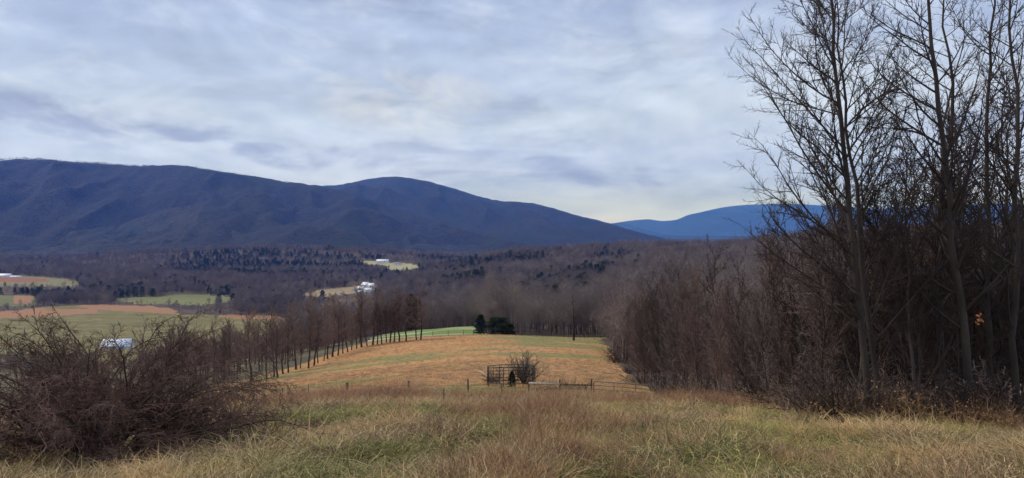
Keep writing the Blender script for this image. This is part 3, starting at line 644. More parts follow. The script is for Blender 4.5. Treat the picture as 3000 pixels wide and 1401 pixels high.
# ------------------------------------------------------------------ thicket on the right
thick_kinds = [merged('thicket_tree', 600 + i, H=9, r0=.055, n1=34, n2=9, n3=7, lf=.35, ang=.75, up=.10, t0=.1, mats=('bark_mid', ('twig_thick', 'twig_grey', 'twig_thick', 'twig', 'twig_red')[i]), rmin=.006, wob=.13, lean=(random.Random(i).uniform(-.5, .5), random.Random(i + 9).uniform(-.5, .5))) for i in range(5)]
def thick_label(px, Y, edge):
    if edge:
        w = 'just right of the farm gate' if px < 1960 else 'between the farm gate and the brambles' if px < 2200 else 'left of the twin trunked tree' if px < 2500 else 'around the foot of the tall trees'
        return 'slender leafless sapling on the thicket edge, ' + w, 'tree', 'front saplings ' + w
    w = 'behind the farm gate' if px < 2150 else 'left of the twin trunks' if px < 2520 else 'behind the tall trees'
    d = 'near the front of' if Y < 62 else 'halfway into' if Y < 92 else 'deep inside'
    return 'slender leafless tree %s the thicket, %s' % (d, w), 'tree', 'thicket trees %s, %s' % (d, w)
def thicket():
    rng = random.Random(11); n = 0; pts = []
    while n < 250:
        if n < 100:
            px = rng.uniform(1800, 3100); Y = float(np.interp(px, RGT_P[::-1], RGT_Y[::-1])) + rng.uniform(.5, 6)
            if px > 2750: Y = 18 + rng.uniform(2, 12)
        else: px = rng.uniform(1790, 3150); Y = math.sqrt(rng.uniform(28 ** 2, 120 ** 2))
        if in_meadow(np.float64(px - 12), np.float64(Y)): continue
        x, y = at(px, Y)
        if any((x - a) ** 2 + (y - b) ** 2 < 1.0 for a, b in pts): continue
        pts.append((x, y)); n += 1
        h = rng.uniform(5.6, 8.3) * (1 if px < 2300 else 1.12)
        if Y < 40: h = rng.uniform(3.0, 5.8) if px < 2500 else rng.uniform(4.0, 7.4)
        s = h / 9; edge = n <= 100
        put_tree('thicket_tree', thick_kinds[3 if px > 2430 and Y < 34 else n % 5], Vector((x, y, float(gz(x, y)))), rng.uniform(0, 6.28), (s, s, s * rng.uniform(.95, 1.1)),
                 *thick_label(px, Y, edge))
thicket()

def mid_wood():        # the same wood carried on up the hill behind the thicket
    rng = rs(91); n = 1500; Y = np.sqrt(rng.uniform(95 ** 2, 215 ** 2, n)); px = rng.uniform(1780, 3250, n); k = ~in_meadow(px - 15, Y); X = (px - CX) / F * Y; X, Y = X[k], Y[k]; m = len(X)
    s = rng.uniform(.5, .72, (m, 1)) * rng.uniform(.9, 1.1, (m, 3))
    scatter('hillside_woods', np.stack([X, Y, gz(X, Y)], -1), np.stack([rng.randn(m) * .03, rng.randn(m) * .03, rng.rand(m) * 6.28], -1), s, rng.randint(0, 4, m), mid_bare, 'brown leafless wood climbing the slope behind the thicket', 'forest')
mid_wood()

# ------------------------------------------------------------------ tall trees at the right
def tall(px, Y, label, **k):
    t, l, c = tree_meshes('tall_tree', **k); p = ground(px, Y)
    return put_tree('tall_tree', (t, l, c), p, 0, 1, label, 'tree', 'tall bare trees at the right edge', ('trunk', 'limbs', 'crown'))
tall(2562, 17.6, 'tall twin trunked leafless tree standing leftmost, its long limbs arching left over the sky', seed=11, H=11.5, r0=0.081, lean=(-.8, 0), n1=44, n2=16, n3=10, n4=0, lf=.34, ang=.78, up=.06, t0=.2, bias=(-1.1, 0, 0), rmin=.0028, wob=.07, twin=(.2, .1, -.25, .5, .88), lf2=.32, lf3=.34)
tall(2762, 19.5, 'tall leafless tree with one straight mossy trunk, first right of the twin trunked tree', seed=22, H=11.5, r0=0.079, lean=(-.25, .4), n1=32, n2=9, n3=7, lf=.27, ang=.85, up=.1, t0=.2, rmin=.0029, wob=.08)
tall(2855, 18.2, 'thick leafless tree leaning left with tangled knots of twigs on its trunk', seed=33, H=12, r0=0.097, lean=(-.9, 0), n1=34, n2=9, n3=7, lf=.3, ang=.9, up=.09, t0=.2, rmin=.0029, wob=.09, bias=(-.3, 0, 0))
tall(2895, 20.5, 'tall upright leafless tree just right of the leaning one', seed=44, H=12.5, r0=0.079, lean=(-.2, 0), n1=30, n2=9, n3=7, lf=.27, ang=.8, up=.1, t0=.22, rmin=.0029, wob=.08)
tall(2980, 18.8, 'rightmost tall leafless tree, its upright limbs cut by the picture edge', seed=55, H=12, r0=0.075, lean=(-.4, 0), n1=32, n2=9, n3=7, lf=.3, ang=.75, up=.12, t0=.2, rmin=.0029, wob=.09)
slim = [merged('slim_tree', 700 + i, H=11, r0=.055, n1=30, n2=8, n3=6, lf=.22, ang=.75, up=.1, t0=.2, mats=('bark', 'twig'), rmin=.0055, wob=.1) for i in range(3)]
for i, (px, Y, h, lab) in enumerate([(2345, 23, 5.6, 'short bushy leafless tree under the left arching limbs of the twin trunked tree'), (2425, 25, 6.2, 'slim leafless tree just left of the twin trunked tree'), (2640, 24, 7.6, 'slim leafless tree right of the twin trunked tree'),
        (2700, 27, 8.2, 'slim leafless tree in the gap before the mossy straight trunk'), (2800, 26, 9.6, 'slim leafless tree behind the mossy straight trunk'), (2930, 25, 10.4, 'slim leafless tree between the two rightmost tall trunks'), (3030, 21, 9.6, 'slim leafless tree at the extreme right picture edge'), (2600, 32, 9, 'slim leafless tree far behind the twin trunks'), (2665, 21.5, 8.4, 'thin leafless tree midway between the twin trunks and the mossy straight trunk'), (2735, 23.5, 9.6, 'thin leafless tree close against the left of the mossy straight trunk'), (2815, 22.5, 9.4, 'thin leafless tree between the mossy straight trunk and the leaning one'), (2945, 22, 10, 'thin leafless tree close against the left of the rightmost tall trunk'), (2480, 29, 7.6, 'thin leafless tree showing between the low left limbs of the twin trunked tree')]):
    put_tree('slim_tree', slim[i % 3], ground(px, Y), i * 1.3, (h / 11,) * 3, lab, 'tree', 'slim bare trees among the tall ones')

# ------------------------------------------------------------------ lone trees, cedars
t1 = merged('lone_tree', 810, H=9, r0=.27, n1=20, n2=6, n3=5, lf=.18, ang=.9, up=.08, t0=.3, mats=('bark_lone', 'twig_red'), rmin=.013, wob=.08)
Yl = hitY(1681, 998, 120, 206); put_tree('lone_tree', t1, ground(1681, Yl), 0, (.9, .9, 1.12), 'lone leafless tree with a thick straight trunk on the far right of the meadow crest', 'tree')
def cedar(name, px, Y, H, w, seed, label, gap=0., nt=5200, rnd=1.0, group=None, tl=.45, tw=.09):
    (v, q), nd = conifer(seed, H, w, nt, rnd, tl, tw, gap); r = empty(name, ground(px, Y)); tag(r, label, 'tree', group)
    link('trunk', mesh_from('cedar_trunk', v, q, None, M['bark'], True), r); link('crown', nd, r)
cedar('pine_tree', 1408, 205, 5.3, 4.4, 61, 'dark open pine with layered boughs at the corner of the green pasture', gap=1)
cedar('cedar_tree', 1458, 200, 4.6, 7.4, 62, 'broad rounded dark cedar beside the layered pine on the meadow crest', rnd=1.5)
cedar('cedar_tree', 1490, 203, 3.0, 4.4, 63, 'small dark cedar huddled right of the broad rounded cedar')
cedar('cedar_tree', 1205, 330, 16, 8, 64, 'dark cedar rising from the leafless wood above the far tree row', tl=.8, tw=.16)
cedar('cedar_tree', 1628, 330, 19, 9, 65, 'tall dark evergreen rising over the leafless wood right of centre', tl=.8, tw=.16)
for px, py, H, lab in ((641, 889, 13, 'left one of two dark cedars at the end of the green valley pasture'), (683, 889, 14, 'right one of two dark cedars at the end of the green valley pasture'), (945, 880, 15, 'pointed dark cedar at the left end of the valley hedge'),
        (1034, 903, 7, 'left of two dark round bushes on the scrubby slope behind the tree row'), (1057, 903, 7, 'right of two dark round bushes on the scrubby slope behind the tree row')):
    cedar('cedar_tree', px, hitY(px, py, 560, 3000), H, H * .8, int(px), lab, nt=900, tl=1.4, tw=.35)

# ------------------------------------------------------------------ buildings of the valley
def house(name, px, py, w, d, h, rh, rz, label, cat, wall='white', roof='tin', group=None, wins=2, door=True):
    Y = hitY(px, py, 560, 3400); p = ground(px, Y); p.z -= .3; r = empty(name, p, rz); tag(r, label, cat, group)
    b = MB(); x, y = w / 2, d / 2
    b.add([(-x, -y, 0), (x, -y, 0), (x, y, 0), (-x, y, 0), (-x, -y, h), (x, -y, h), (x, y, h), (-x, y, h), (-x, 0, h + rh), (x, 0, h + rh)],
          [(0, 1, 5, 4), (2, 3, 7, 6)], []); b.add([(x, -y, 0), (x, y, 0), (x, y, h), (x, -y, h), (x, 0, h + rh)], [(0, 1, 2, 3)], [(3, 2, 4)])
    b.add([(-x, -y, 0), (-x, y, 0), (-x, y, h), (-x, -y, h), (-x, 0, h + rh)], [(3, 2, 1, 0)], [(4, 2, 3)]); b.build('wall', M[wall], r)
    e = .5
    for s in (-1, 1):
        q = MB(); sl = rh / y; z0 = h - e * sl + .06; t = .16
        q.add([(-x - e, s * (y + e), z0), (x + e, s * (y + e), z0), (x + e, 0, h + rh + .06), (-x - e, 0, h + rh + .06), (-x - e, s * (y + e), z0 + t), (x + e, s * (y + e), z0 + t), (x + e, 0, h + rh + .06 + t), (-x - e, 0, h + rh + .06 + t)],
              [(3, 2, 1, 0), (4, 5, 6, 7), (0, 1, 5, 4), (1, 2, 6, 5), (2, 3, 7, 6), (3, 0, 4, 7)]); q.build('roof_panel', M[roof], r)
    for i in range(wins):
        q = MB(); wx = -x + w * (i + 1) / (wins + 1); q.box(wx - .8, wx + .8, -y - .06, -y - .003, h * .45, h * .8); q.build('window', M['dark'], r)
    if door: q = MB(); q.box(-x - .07, -x - .003, -w * .07, w * .07, 0, h * .75); q.build('door', M['dark'], r)
    return r
bn = house('barn', 345, 1022, 22, 15, 3.2, 5.2, .12, 'large barn with a pale metal roof seen through the big shrub', 'barn', 'white', 'tin_rust', wins=3)
for k in range(9):
    q = MB(); xx = -10 + k * 2.5; q.tube([(xx, -8.05, 2.98), (xx, -.1, 8.56)], .07, 4); q.build('roof_seam', M['tin_rust'], bn)
FG = 'white buildings of the valley farmstead'
for px, py, w, d, h, rh, rz, roof, lab in ((1046, 855, 13, 8, 3, 3, .3, 'greyroof', 'long low shed with a grey roof at the left of the white farmstead'), (1059, 853, 12, 9, 5, 3.5, .2, 'tin', 'white farm building in the middle of the farmstead cluster'),
        (1071, 846, 12, 10, 7, 4.5, -.3, 'tin', 'tallest white barn of the valley farmstead'), (1087, 846, 10, 9, 6, 4, .4, 'tin', 'white gabled house at the right end of the farmstead'), (1060, 859, 14, 7, 2.6, 2, .1, 'tin', 'low white shed nearest the camera in the farmstead'), (1078, 853, 14, 7, 3, 2.4, -.1, 'tin', 'low white roofed shed below the tallest farm barn')):
    house('farm_building', px, py, w, d, h, rh, rz, lab, 'farm building', 'white', roof, FG)
house('farm_building', 14, 812, 28, 12, 4, 4, .05, 'white farm shed at the far left edge beyond the ploughed field', 'farm building')
house('farm_building', 48, 813, 24, 8, 2.4, 1.4, 0, 'long flat white shed beside the far left farm shed', 'farm building')
house('farmhouse', 1121, 771, 34, 14, 6, 4, .1, 'tiny white farmhouse on the distant pale field', 'house')
house('farmhouse', 1166, 777, 22, 14, 5, 3, .1, 'grey roofed farmhouse right of the tiny white one on the distant pale field', 'house', 'white', 'greyroof')
house('farmhouse', 500, 830, 12, 10, 5, 3, .3, 'pale house among the leafless trees above the green valley pasture', 'house')

# ------------------------------------------------------------------ pen, rail, gate and fences
def pen():
    c = ground(1497, 60.5); r = empty('livestock_pen', c); tag(r, 'dark round livestock pen of steel bar panels in the middle of the meadow', 'pen')
    n = 8; R = 1.95; pts = [(R * math.cos(2 * math.pi * (i + .5) / n + .1), R * 1.05 * math.sin(2 * math.pi * (i + .5) / n + .1)) for i in range(n)]
    gzl = lambda x, y: float(gz(c.x + x, c.y + y)) - c.z
    for i in range(n):
        a, b = pts[i], pts[(i + 1) % n]; za, zb = gzl(*a), gzl(*b)
        q = MB(); q.tube([(a[0], a[1], za - .1), (a[0], a[1], za + 1.58)], .032, 6); q.build('post', M['steel'], r)
        for k in range(6):
            h = .3 + k * .25; q = MB(); q.tube([(a[0], a[1], za + h), (b[0], b[1], zb + h)], .021 if k < 5 else .03, 5); q.build('rail', M['steel'], r)
        m = ((a[0] + b[0]) / 2, (a[1] + b[1]) / 2); q = MB(); q.tube([(*m, (za + zb) / 2 + .3), (*m, (za + zb) / 2 + 1.55)], .024, 5); q.build('brace', M['steel'], r)
    return c
pc = pen()
cedar('cedar_sapling', 1500, 58.6, 1.25, .85, 66, 'small dark cedar standing against the front of the steel pen', nt=900, tl=.16, tw=.035, rnd=.2)
def shrub(name, px, Y, seed, label, n0, Ls, spread, mats, n1=9, n2=7, n3=0, rmin=.005, r0=.03, up=.03, cat='shrub', group=None, sx=1, minang=.1, jit=.13, droop=0.):
    rng = rs(seed); a = rng.rand(n0) * 6.283; e = minang + spread * rng.rand(n0) ** .8
    d = np.stack([np.cos(a) * np.sin(e) * sx, np.sin(a) * np.sin(e), np.cos(e)], -1); pos = np.stack([np.cos(a), np.sin(a), a * 0], -1) * .14 * rng.rand(n0, 1); pos[:, 2] = -.15
    P0, R0 = march(rng, pos, nrm(d), Ls * rng.uniform(.6, 1.1, n0), np.full(n0, r0) * rng.uniform(.5, 1.2, n0), 10, -droop, jit * .6, rmin * 1.5, curve=2)
    P1, R1 = branch(rng, P0, R0, n1, .15, .97, .7, .42, 6, .6, up, jit, rmin * 1.2); P2, R2 = branch(rng, P1, R1, n2, .1, .97, .8, .42, 3, .7, up, jit * 1.3, rmin)
    lv, lq = tubes(P0, R0, 5); tw = [tubes(P1, R1, 3), tubes(P2, R2, 3)]
    if n3: P3, R3 = branch(rng, P2, R2, n3, .1, .97, .8, .5, 2, .8, up, jit * 1.5, rmin * .8); tw.append(tubes(P3, R3, 3))
    r = empty(name, ground(px, Y)); tag(r, label, cat, group)
    link('stems', mesh_from('stems', lv, lq, None, M[mats[0]], True), r); link('crown', mesh_from('twigs', *join(tw), None, M[mats[1]]), r)
    return r
shrub('bare_shrub', 1537, 62, 71, 'leafless multi stemmed shrub rising behind the right side of the pen', 28, 2.8, .75, ('bark', 'twig_grey'), 8, 6, rmin=.007, droop=-.02)
shrub('bare_shrub', 1452, 63, 72, 'low sprawling leafless shrub behind the left side of the pen', 18, 1.6, 1.1, ('bark_light', 'twig_red'), 7, 5, rmin=.007, droop=.02)
def log(name, a, b, r, mat, label, cat='branch'):
    mid = (Vector(a) + Vector(b)) / 2; q = MB(); q.tube([a, tuple(mid + Vector((0, 0, .06))), b], [r, r * .8, r * .45], 6); o = q.build(name, M[mat]); return tag(o, label, cat)
g1 = ground(1462, 64); g2 = ground(1505, 62.6)
log('dead_branch', tuple(g1 + Vector((0, 0, .75))), tuple(g2 + Vector((0, 0, 1.75)) - Vector((0, 0, .45))), .05, 'rail', 'long bleached dead branch lying across the shrub behind the pen')
g1 = ground(1402, 66); g2 = ground(1432, 63.5)
log('dead_branch', tuple(g1 + Vector((0, 0, .9))), tuple(g2 + Vector((0, 0, .55))), .045, 'rail', 'bleached dead branch sticking out left of the pen')

YF = 45
def post(b, px, Y, top, r, lean=0.):
    p = ground(px, Y); zt = -(top - HY) / F * Y; b.tube([(p.x, p.y, p.z - .3), (p.x + lean, p.y, zt)], [r, r * .9], 7); return Vector((p.x, p.y, zt))
def wire_fence():
    r = empty('wire_fence', ground(1100, YF)); tag(r, 'rusty wire fence on uneven wooden and steel posts along the foot of the tall grass', 'fence')
    inv = -r.location; tops = []
    for px, Y, top, rad, kind in ((846, 41, 1148, .075, 'weathered'), (1017, 43, 1121, .08, 'weathered'), (1198, 45, 1116, .07, 'weathered'), (1373, 46, 1111, .06, 'weathered'), (906, 42, 1126, .026, 'wire'), (968, 42.5, 1150, .022, 'wire'), (829, 40.5, 1136, .03, 'wire'),
                                  (980, 44, 1138, .02, 'wire'), (1032, 44, 1126, .018, 'wire'), (1120, 44, 1149, .022, 'wire'), (1509, 46.5, 1122, .022, 'wire')):
        b = MB(); t = post(b, px, Y, top, rad, random.Random(px).uniform(-.05, .05)); b.V = [tuple(Vector(v) + inv) for v in b.V]; b.build('post', M[kind], r); tops.append((px, t))
    tops.sort(key=lambda t: t[0]); s = [t for t in tops if t[0] in (846, 1017, 1198, 1373, 1509)]
    s = [(790, ground(790, 40) + Vector((0, 0, .55)))] + s; s.append((1549, ground(1549, 47) + Vector((0, 0, 1.1))))
    for k in range(4):
        b = MB(); pts = []
        for (pa, a), (pb, c) in zip(s[:-1], s[1:]):
            ga = float(gz(a.x, a.y)); gb = float(gz(c.x, c.y))
            for t in (0, .25, .5, .75):
                ha = .3 + k * .26; q = a.lerp(c, t); pts.append((q.x + inv.x, q.y + inv.y - .08, ga * (1 - t) + gb * t + ha - .05 * math.sin(math.pi * t) + inv.z))
        b.tube(pts, .006, 3); b.build('wire', M['wire'], r)
wire_fence()
def rail_fence():
    r = empty('rail_fence', ground(1640, 47)); tag(r, 'short fence with one bleached wooden rail between the wire fence and the gate', 'fence'); o = r.location; tp = []
    for px, Y, top in ((1549, 47, 1108), (1640, 47, 1112), (1733, 47, 1110)):
        b = MB(); t = post(b, px, Y, top, .055); b.V = [tuple(Vector(v) - o) for v in b.V]; b.build('post', M['weathered'], r); tp.append(t)
    for (a, c, y0, y1, m) in ((tp[0], tp[1], 1122, 1125, 'rail'), (tp[1], tp[2], 1126, 1128, 'weathered')):
        b = MB(); b.tube([(a.x - o.x, a.y - o.y - .09, -(y0 - HY) / F * a.y - o.z), (c.x - o.x, c.y - o.y - .09, -(y1 - HY) / F * c.y - o.z)], [.06, .045], 7); b.build('rail', M[m], r)
rail_fence()
def gate():
    a = ground(1737, 47); c = ground(1928, 45.5); r = empty('farm_gate', a); tag(r, 'tubular steel farm gate with rounded corners at the right end of the fence', 'gate'); d = c - a; d.z = 0; L = d.length; d.normalize()
    za = -(1117 - HY) / F * 47 - a.z; zb = -(1131 - HY) / F * 45.5 - a.z
    W = lambda s, h: (d.x * s, d.y * s, (za + (zb - za) * s / L) - 1.2 + h)
    b = MB(); pts = [W(.04, .0), W(.04, 1.08), W(.08, 1.16), W(.16, 1.2), W(L - .16, 1.2), W(L - .08, 1.16), W(L - .04, 1.08), W(L - .04, 0), W(.04, 0)]
    b.tube(pts, .032, 7); b.build('frame', M['gate'], r)
    for k in range(4): b = MB(); b.tube([W(.05, .24 + k * .24), W(L - .05, .24 + k * .24)], .02, 6); b.build('bar', M['gate'], r)
    for f in (.33, .66): b = MB(); b.tube([W(L * f, .02), W(L * f, 1.18)], .022, 6); b.build('upright', M['gate'], r)
gate()
p = MB(); t = post(p, 1935, 45.5, 1118, .08); gp = p.build('gate_post', M['weathered']); tag(gp, 'wooden post at the right end of the farm gate, half hidden by saplings', 'post')
b = MB(); post(b, 1300, 24.5, 1138, .024); sp = b.build('steel_stake', M['wire']); tag(sp, 'thin dark steel stake standing alone in the tall grass before the fence', 'stake')

def crest_fence():
    r = empty('crest_fence', ground(1400, 190)); tag(r, 'thin post and wire fence along the crest between meadow and green pasture', 'fence'); o = r.location; tops = []
    for px in (1268, 1313, 1358, 1388, 1420, 1479, 1529, 1590, 1651, 1712, 1760):
        Y = 198 if px < 1500 else 196; g = ground(px, Y); b = MB(); h = 1.35 if px not in (1479, 1529) else 1.6; rr = .06 if px not in (1479, 1529) else .11
        b.tube([(g.x - o.x, g.y - o.y, g.z - .3 - o.z), (g.x - o.x, g.y - o.y, g.z + h - o.z)], rr, 6); b.build('post', M['weathered'], r); tops.append(g - o)
    for k in range(3): b = MB(); b.tube([(p.x, p.y - .1, p.z + .4 + .38 * k) for p in tops], .014, 3); b.build('wire', M['wire'], r)
    b = MB(); a, c = tops[6], tops[7]; b.tube([(a.x, a.y, a.z + 1.25), (c.x, c.y, c.z + 1.1)], .06, 5); b.build('rail', M['weathered'], r)
    b = MB(); a, c = tops[4], tops[5]; b.tube([(a.x, a.y, a.z + 1.3), (c.x, c.y, c.z + 1.3)], .05, 5); b.build('rail', M['weathered'], r)
crest_fence()

# ------------------------------------------------------------------ big shrub at the left and underbrush
def big_shrub():
    rng = rs(900); r = empty('sprawling_shrub', ground(285, 13)); tag(r, 'large sprawling leafless thorny shrub filling the lower left corner', 'shrub')
    n0 = 112; a = rng.rand(n0) * 6.283; e = .06 + 1.18 * rng.rand(n0) ** .7
    d = nrm(np.stack([np.cos(a) * np.sin(e) * 1.35 + .12, np.sin(a) * np.sin(e) * .8, np.cos(e)], -1)); pos = np.stack([np.cos(a) * .28, np.sin(a) * .16, a * 0 - .15], -1) * rng.uniform(.2, 1, (n0, 1)); pos[:, 2] = -.2
    ln = 4.15 * rng.uniform(.78, 1.04, n0) * (.74 + .33 * e / 1.2); P0, R0 = march(rng, pos, d, ln, rng.uniform(.011, .028, n0), 14, -.10, .09, .005, curve=1.9)
    P1, R1 = branch(rng, P0, R0, 17, .2, .98, .7, .27, 6, .5, -.03, .16, .003); P2, R2 = branch(rng, P1, R1, 10, .08, .97, .75, .42, 3, .7, -.03, .17, .0025)
    P3, R3 = branch(rng, P2, R2, 2, .1, .97, .8, .6, 2, .8, 0, .2, .002)
    # upright water shoots on the crown
    m = 56; k = rng.randint(0, n0, m); j = rng.randint(5, 10, m); U0 = P0[k, j]; UP, UR = march(rng, U0, nrm(np.stack([rng.randn(m) * .25, rng.randn(m) * .25, np.ones(m)], -1)), rng.uniform(.4, .95, m), np.full(m, .0055), 9, .02, .13, .0028)
    U1, UR1 = branch(rng, UP, UR, 16, .1, .98, .85, .2, 3, .7, .03, .2, .0022)
    bv, bq = tubes(*stem(rng, (0, 0, -.25), (.1, .05, .75), .13, 6, .03, .04), 8)
    link('trunk', mesh_from('trunk', bv, bq, None, M['bark'], True), r); link('stems', mesh_from('stems', *tubes(P0, R0, 5), None, M['bark'], True), r)
    link('crown', mesh_from('crown', *join([tubes(P1, R1, 3), tubes(P2, R2, 3), tubes(P3, R3, 3), tubes(UP, UR, 3), tubes(U1, UR1, 3)]), None, M['twig_red']), r)
big_shrub()
def brush():
    protos = []
    rng = random.Random(31)
    spots = [(2360, 20.5), (2430, 19.2), (2500, 18), (2470, 17.5), (2620, 17.3), (2720, 17.6), (2800, 18), (2880, 16.9), (2960, 16.9), (3040, 16.5), (2300, 24), (2230, 28), (2150, 32), (2090, 36), (2330, 27), (2400, 22), (2020, 41), (1950, 50), (1880, 64), (1840, 80), (2560, 19), (2680, 19.5), (2450, 21), (2900, 19), (2780, 20), (2190, 34), (2120, 38), (1985, 46), (1800, 112), (1810, 100), (1795, 125)]
    for i, (px, Y) in enumerate(spots):
        if i < 4: protos.append(shrub('bramble_bush', px, Y, 950 + i, None, 22, 1.7, 1.15, ('bark', 'twig' if i % 2 else 'twig_thick'), 8, 6, rmin=.005, r0=.016, droop=.06, group='brambles under the thicket'))
        else:
            src = protos[i % 4]; c = src.copy(); COL.objects.link(c); c.location = ground(px, Y); c.rotation_euler.z = rng.uniform(0, 6.28); s = rng.uniform(.6, 1.2); c.scale = (s * 1.2, s * 1.2, s)
            for ch in src.children: d = ch.copy(); COL.objects.link(d); d.parent = c
            protos.append(c) if False else None
        o = protos[i] if i < 4 else c
        k = sorted(q[0] for q in spots).index(px) + 1
        tag(o, 'low leafless bramble tangle, %s from the left along the foot of the thicket' % ordinal(k), 'bush', 'brambles along the thicket foot')
    # leafy dry weeds
    for i, (px, Y, h, lab) in enumerate([(2660, 16.9, 1.1, 'tan leafy dead weed bush right of the twin trunks, largest of them'), (2725, 16.7, .8, 'orange brown dead weeds at the foot of the mossy straight trunk'), (2850, 16.2, .75, 'tan dead weeds under the leaning tree'), (2920, 15.9, .6, 'low tan dead weeds beneath the rightmost tall trunk'), (2440, 17.3, .75, 'thin dead weeds left of the twin trunks')]):
        rg = rs(980 + i); n = 26; a = rg.rand(n) * 6.28; e = rg.rand(n) * .5; d = np.stack([np.cos(a) * np.sin(e), np.sin(a) * np.sin(e), np.cos(e)], -1); P, R = march(rg, np.stack([np.cos(a) * .3 * rg.rand(n), np.sin(a) * .3 * rg.rand(n), a * 0 - .1], -1), d, h * rg.uniform(.6, 1.1, n), np.full(n, .006), 6, 0, .08, .002)
        P1, R1 = branch(rg, P, R, 5, .35, .97, .6, .25, 3, .7, .03, .1, .002); r = empty('dead_weeds', ground(px, Y)); tag(r, lab, 'weeds', 'dead weeds by the tall trees')
        link('stalks', mesh_from('stalks', *join([tubes(P, R, 3), tubes(P1, R1, 3)]), None, M['grass_tan'], False), r)
        tips = P1[:, 1:].reshape(-1, 3); tips = tips[::2]; k = len(tips); c = tips + rg.randn(k, 3) * .02; u = nrm(rg.randn(k, 3)) * .032; w = nrm(np.cross(u, rg.randn(k, 3))) * .015
        V = np.stack([c - u, c - w, c + u, c + w], 1).reshape(-1, 3); me = mesh_from('leaves', V, np.arange(k * 4).reshape(-1, 4), None, M['leaf_tan'], False, {'v': np.repeat(rg.rand(k), 4)}); link('leaves', me, r)
brush()
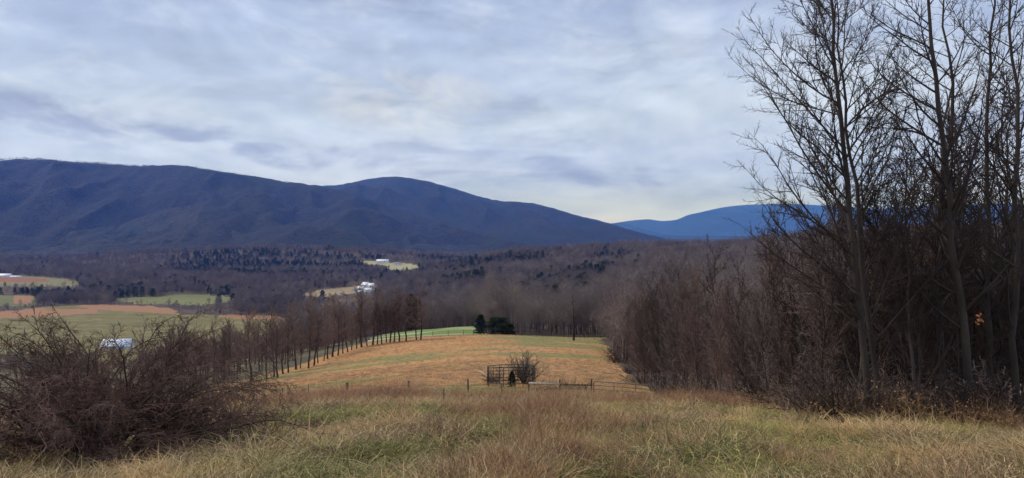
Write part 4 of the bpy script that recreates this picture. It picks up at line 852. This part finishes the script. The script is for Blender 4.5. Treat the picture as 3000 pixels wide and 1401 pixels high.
def extras():
    rg = rs(5); c = Vector(((2870 - CX) / F * 17, 17, -(938 - HY) / F * 17)); V = []; k = 16
    pt = rg.randn(k, 3) * [.045, .03, .055]; u = nrm(rg.randn(k, 3)) * .04; w = nrm(np.cross(u, rg.randn(k, 3))) * .025
    V = np.stack([pt - u, pt - w, pt + u, pt + w], 1).reshape(-1, 3)
    o = link('leaf_cluster', mesh_from('leaf_cluster', V, np.arange(k * 4).reshape(-1, 4), None, M['leaf'])); o.location = c; tag(o, 'small cluster of bright orange dead leaves caught in the branches at right', 'leaves')
    # leaf litter at the foot of the tall trees
    n = 5200; Y = rg.uniform(15, 21, n); px = rg.uniform(2330, 3120, n); X = (px - CX) / F * Y; z = gz(X, Y) + rg.rand(n) * .07; cc = np.stack([X, Y, z], -1); u = nrm(rg.randn(n, 3) * [1, 1, .5]) * .045; w = nrm(np.cross(u, rg.randn(n, 3))) * .028
    V = np.stack([cc - u, cc - w, cc + u, cc + w], 1).reshape(-1, 3); o = link('leaf_litter', mesh_from('leaf_litter', V, np.arange(n * 4).reshape(-1, 4), None, M['leaf_tan'], False, {'v': np.repeat(rg.rand(n), 4)})); tag(o, 'reddish brown fallen leaves under the tall trees', 'leaves', kind='stuff')
    # seeded dead stalks
    for i, (px, Y, top, lab) in enumerate([(1462, 25, 1128, 'tall dead weed stalk with dark seed heads below the pen')]):
        g = ground(px, Y); H = -(top - HY) / F * Y - g.z; P, R = stem(rg, (0, 0, -.1), (rg.randn() * .05, 0, H), .009, 8, .02, .003); P1, R1 = branch(rg, P, R, 16, .5, .98, .6, .16, 3, .6, .05, .1, .003)
        r = empty('weed_stalk', g); tag(r, lab, 'weed'); link('stalk', mesh_from('stalk', *join([tubes(P, R, 4), tubes(P1, R1, 3)]), None, M['twig']), r)
        tp = P1[:, -1]; b = MB()
        for q in tp:
            b.add([(q[0] + x * .022, q[1] + y * .022, q[2] + z_ * .022) for x, y, z_ in ((1, 0, 0), (-1, 0, 0), (0, 1, 0), (0, -1, 0), (0, 0, 1), (0, 0, -1))], [], [(0, 2, 4), (2, 1, 4), (1, 3, 4), (3, 0, 4), (2, 0, 5), (1, 2, 5), (3, 1, 5), (0, 3, 5)])
        b.build('seed_heads', M['twig_red'], r)
    # farm track below the tree row, brush heap behind the rail
    P = [(600, 1072), (700, 1060), (790, 1049), (860, 1042), (930, 1036), (990, 1028)]; V = []
    for px, py in P:
        Y = hitY(px, py, 230, 560)
        for s in (-1, 1): x, y = at(px, Y + s * 2.2); V.append((x, y, float(gz(x, y)) + .35))
    o = link('farm_track', mesh_from('farm_track', V, [(2 * i, 2 * i + 2, 2 * i + 3, 2 * i + 1) for i in range(len(P) - 1)], None, M['gravel'])); tag(o, kind='structure')
    V = []; Qs = []; n = 260; X = rg.uniform(*[at(px, 56)[0] for px in (1575, 1722)], n); Y = 56 + rg.randn(n) * .5; z = gz(X, Y); d = nrm(np.stack([rg.randn(n), rg.randn(n) * .5, rg.rand(n) * .35], -1))
    PP, RR = march(rg, np.stack([X, Y, z], -1), d, rg.uniform(.5, 1.3, n), np.full(n, .022), 4, -.02, .12, .006); o = link('brush_heap', mesh_from('brush_heap', *tubes(PP, RR, 4), None, M['weathered'])); tag(o, 'long low heap of cut brush lying behind the wooden rail', 'brush pile')
extras()
# skyline trees on the left ridge
def ridge_trees():
    rng = rs(8); cp = np.array([(-100, 478), (0, 471), (60, 466), (130, 469), (200, 476), (300, 481), (400, 489), (480, 488), (540, 487), (600, 496), (680, 508), (750, 520), (900, 542)], float)
    n = 700; px = rng.uniform(-60, 900, n); Y = 6000 + rng.uniform(-60, 60, n); z = -(hermite(cp[:, 0], cp[:, 1], px) - HY) / F * 6000 - 4
    s = rng.uniform(.6, 1.0, (n, 1)) * np.where(px < 480, 1.25, .8)[:, None] * np.ones((n, 3)); scatter('ridge_trees', np.stack([(px - CX) / F * Y, Y, z], -1), np.stack([px * 0, px * 0, rng.rand(n) * 6.28], -1), s, rng.randint(0, 6, n), far_bare, 'fringe of tiny leafless trees along the skyline of the left ridge', 'forest')
ridge_trees()

# ------------------------------------------------------------------ valley haze
HB = MB(); HB.box(-33000, 33000, -300, 34000, -760, 1250)
hz = HB.build('haze', None); hz.data.materials.clear()
hm = bpy.data.materials.new('valley_haze'); hm.use_nodes = True; hn = hm.node_tree; hn.nodes.clear()
ho = hn.nodes.new('ShaderNodeOutputMaterial'); hv = hn.nodes.new('ShaderNodeVolumePrincipled'); hn.links.new(hv.outputs[0], ho.inputs['Volume'])
hv.inputs['Color'].default_value = (.07, .25, 1.0, 1); hv.inputs['Absorption Color'].default_value = (1, 1, 1, 1); hv.inputs['Density'].default_value = 6.0e-5
hv.inputs['Density Attribute'].default_value = ''; hv.inputs['Anisotropy'].default_value = 0.0
try: hm.cycles.homogeneous_volume = True
except Exception: pass
hz.data.materials.append(hm); tag(hz, 'thin blue haze hanging over the valley and mountains', 'haze', kind='stuff')
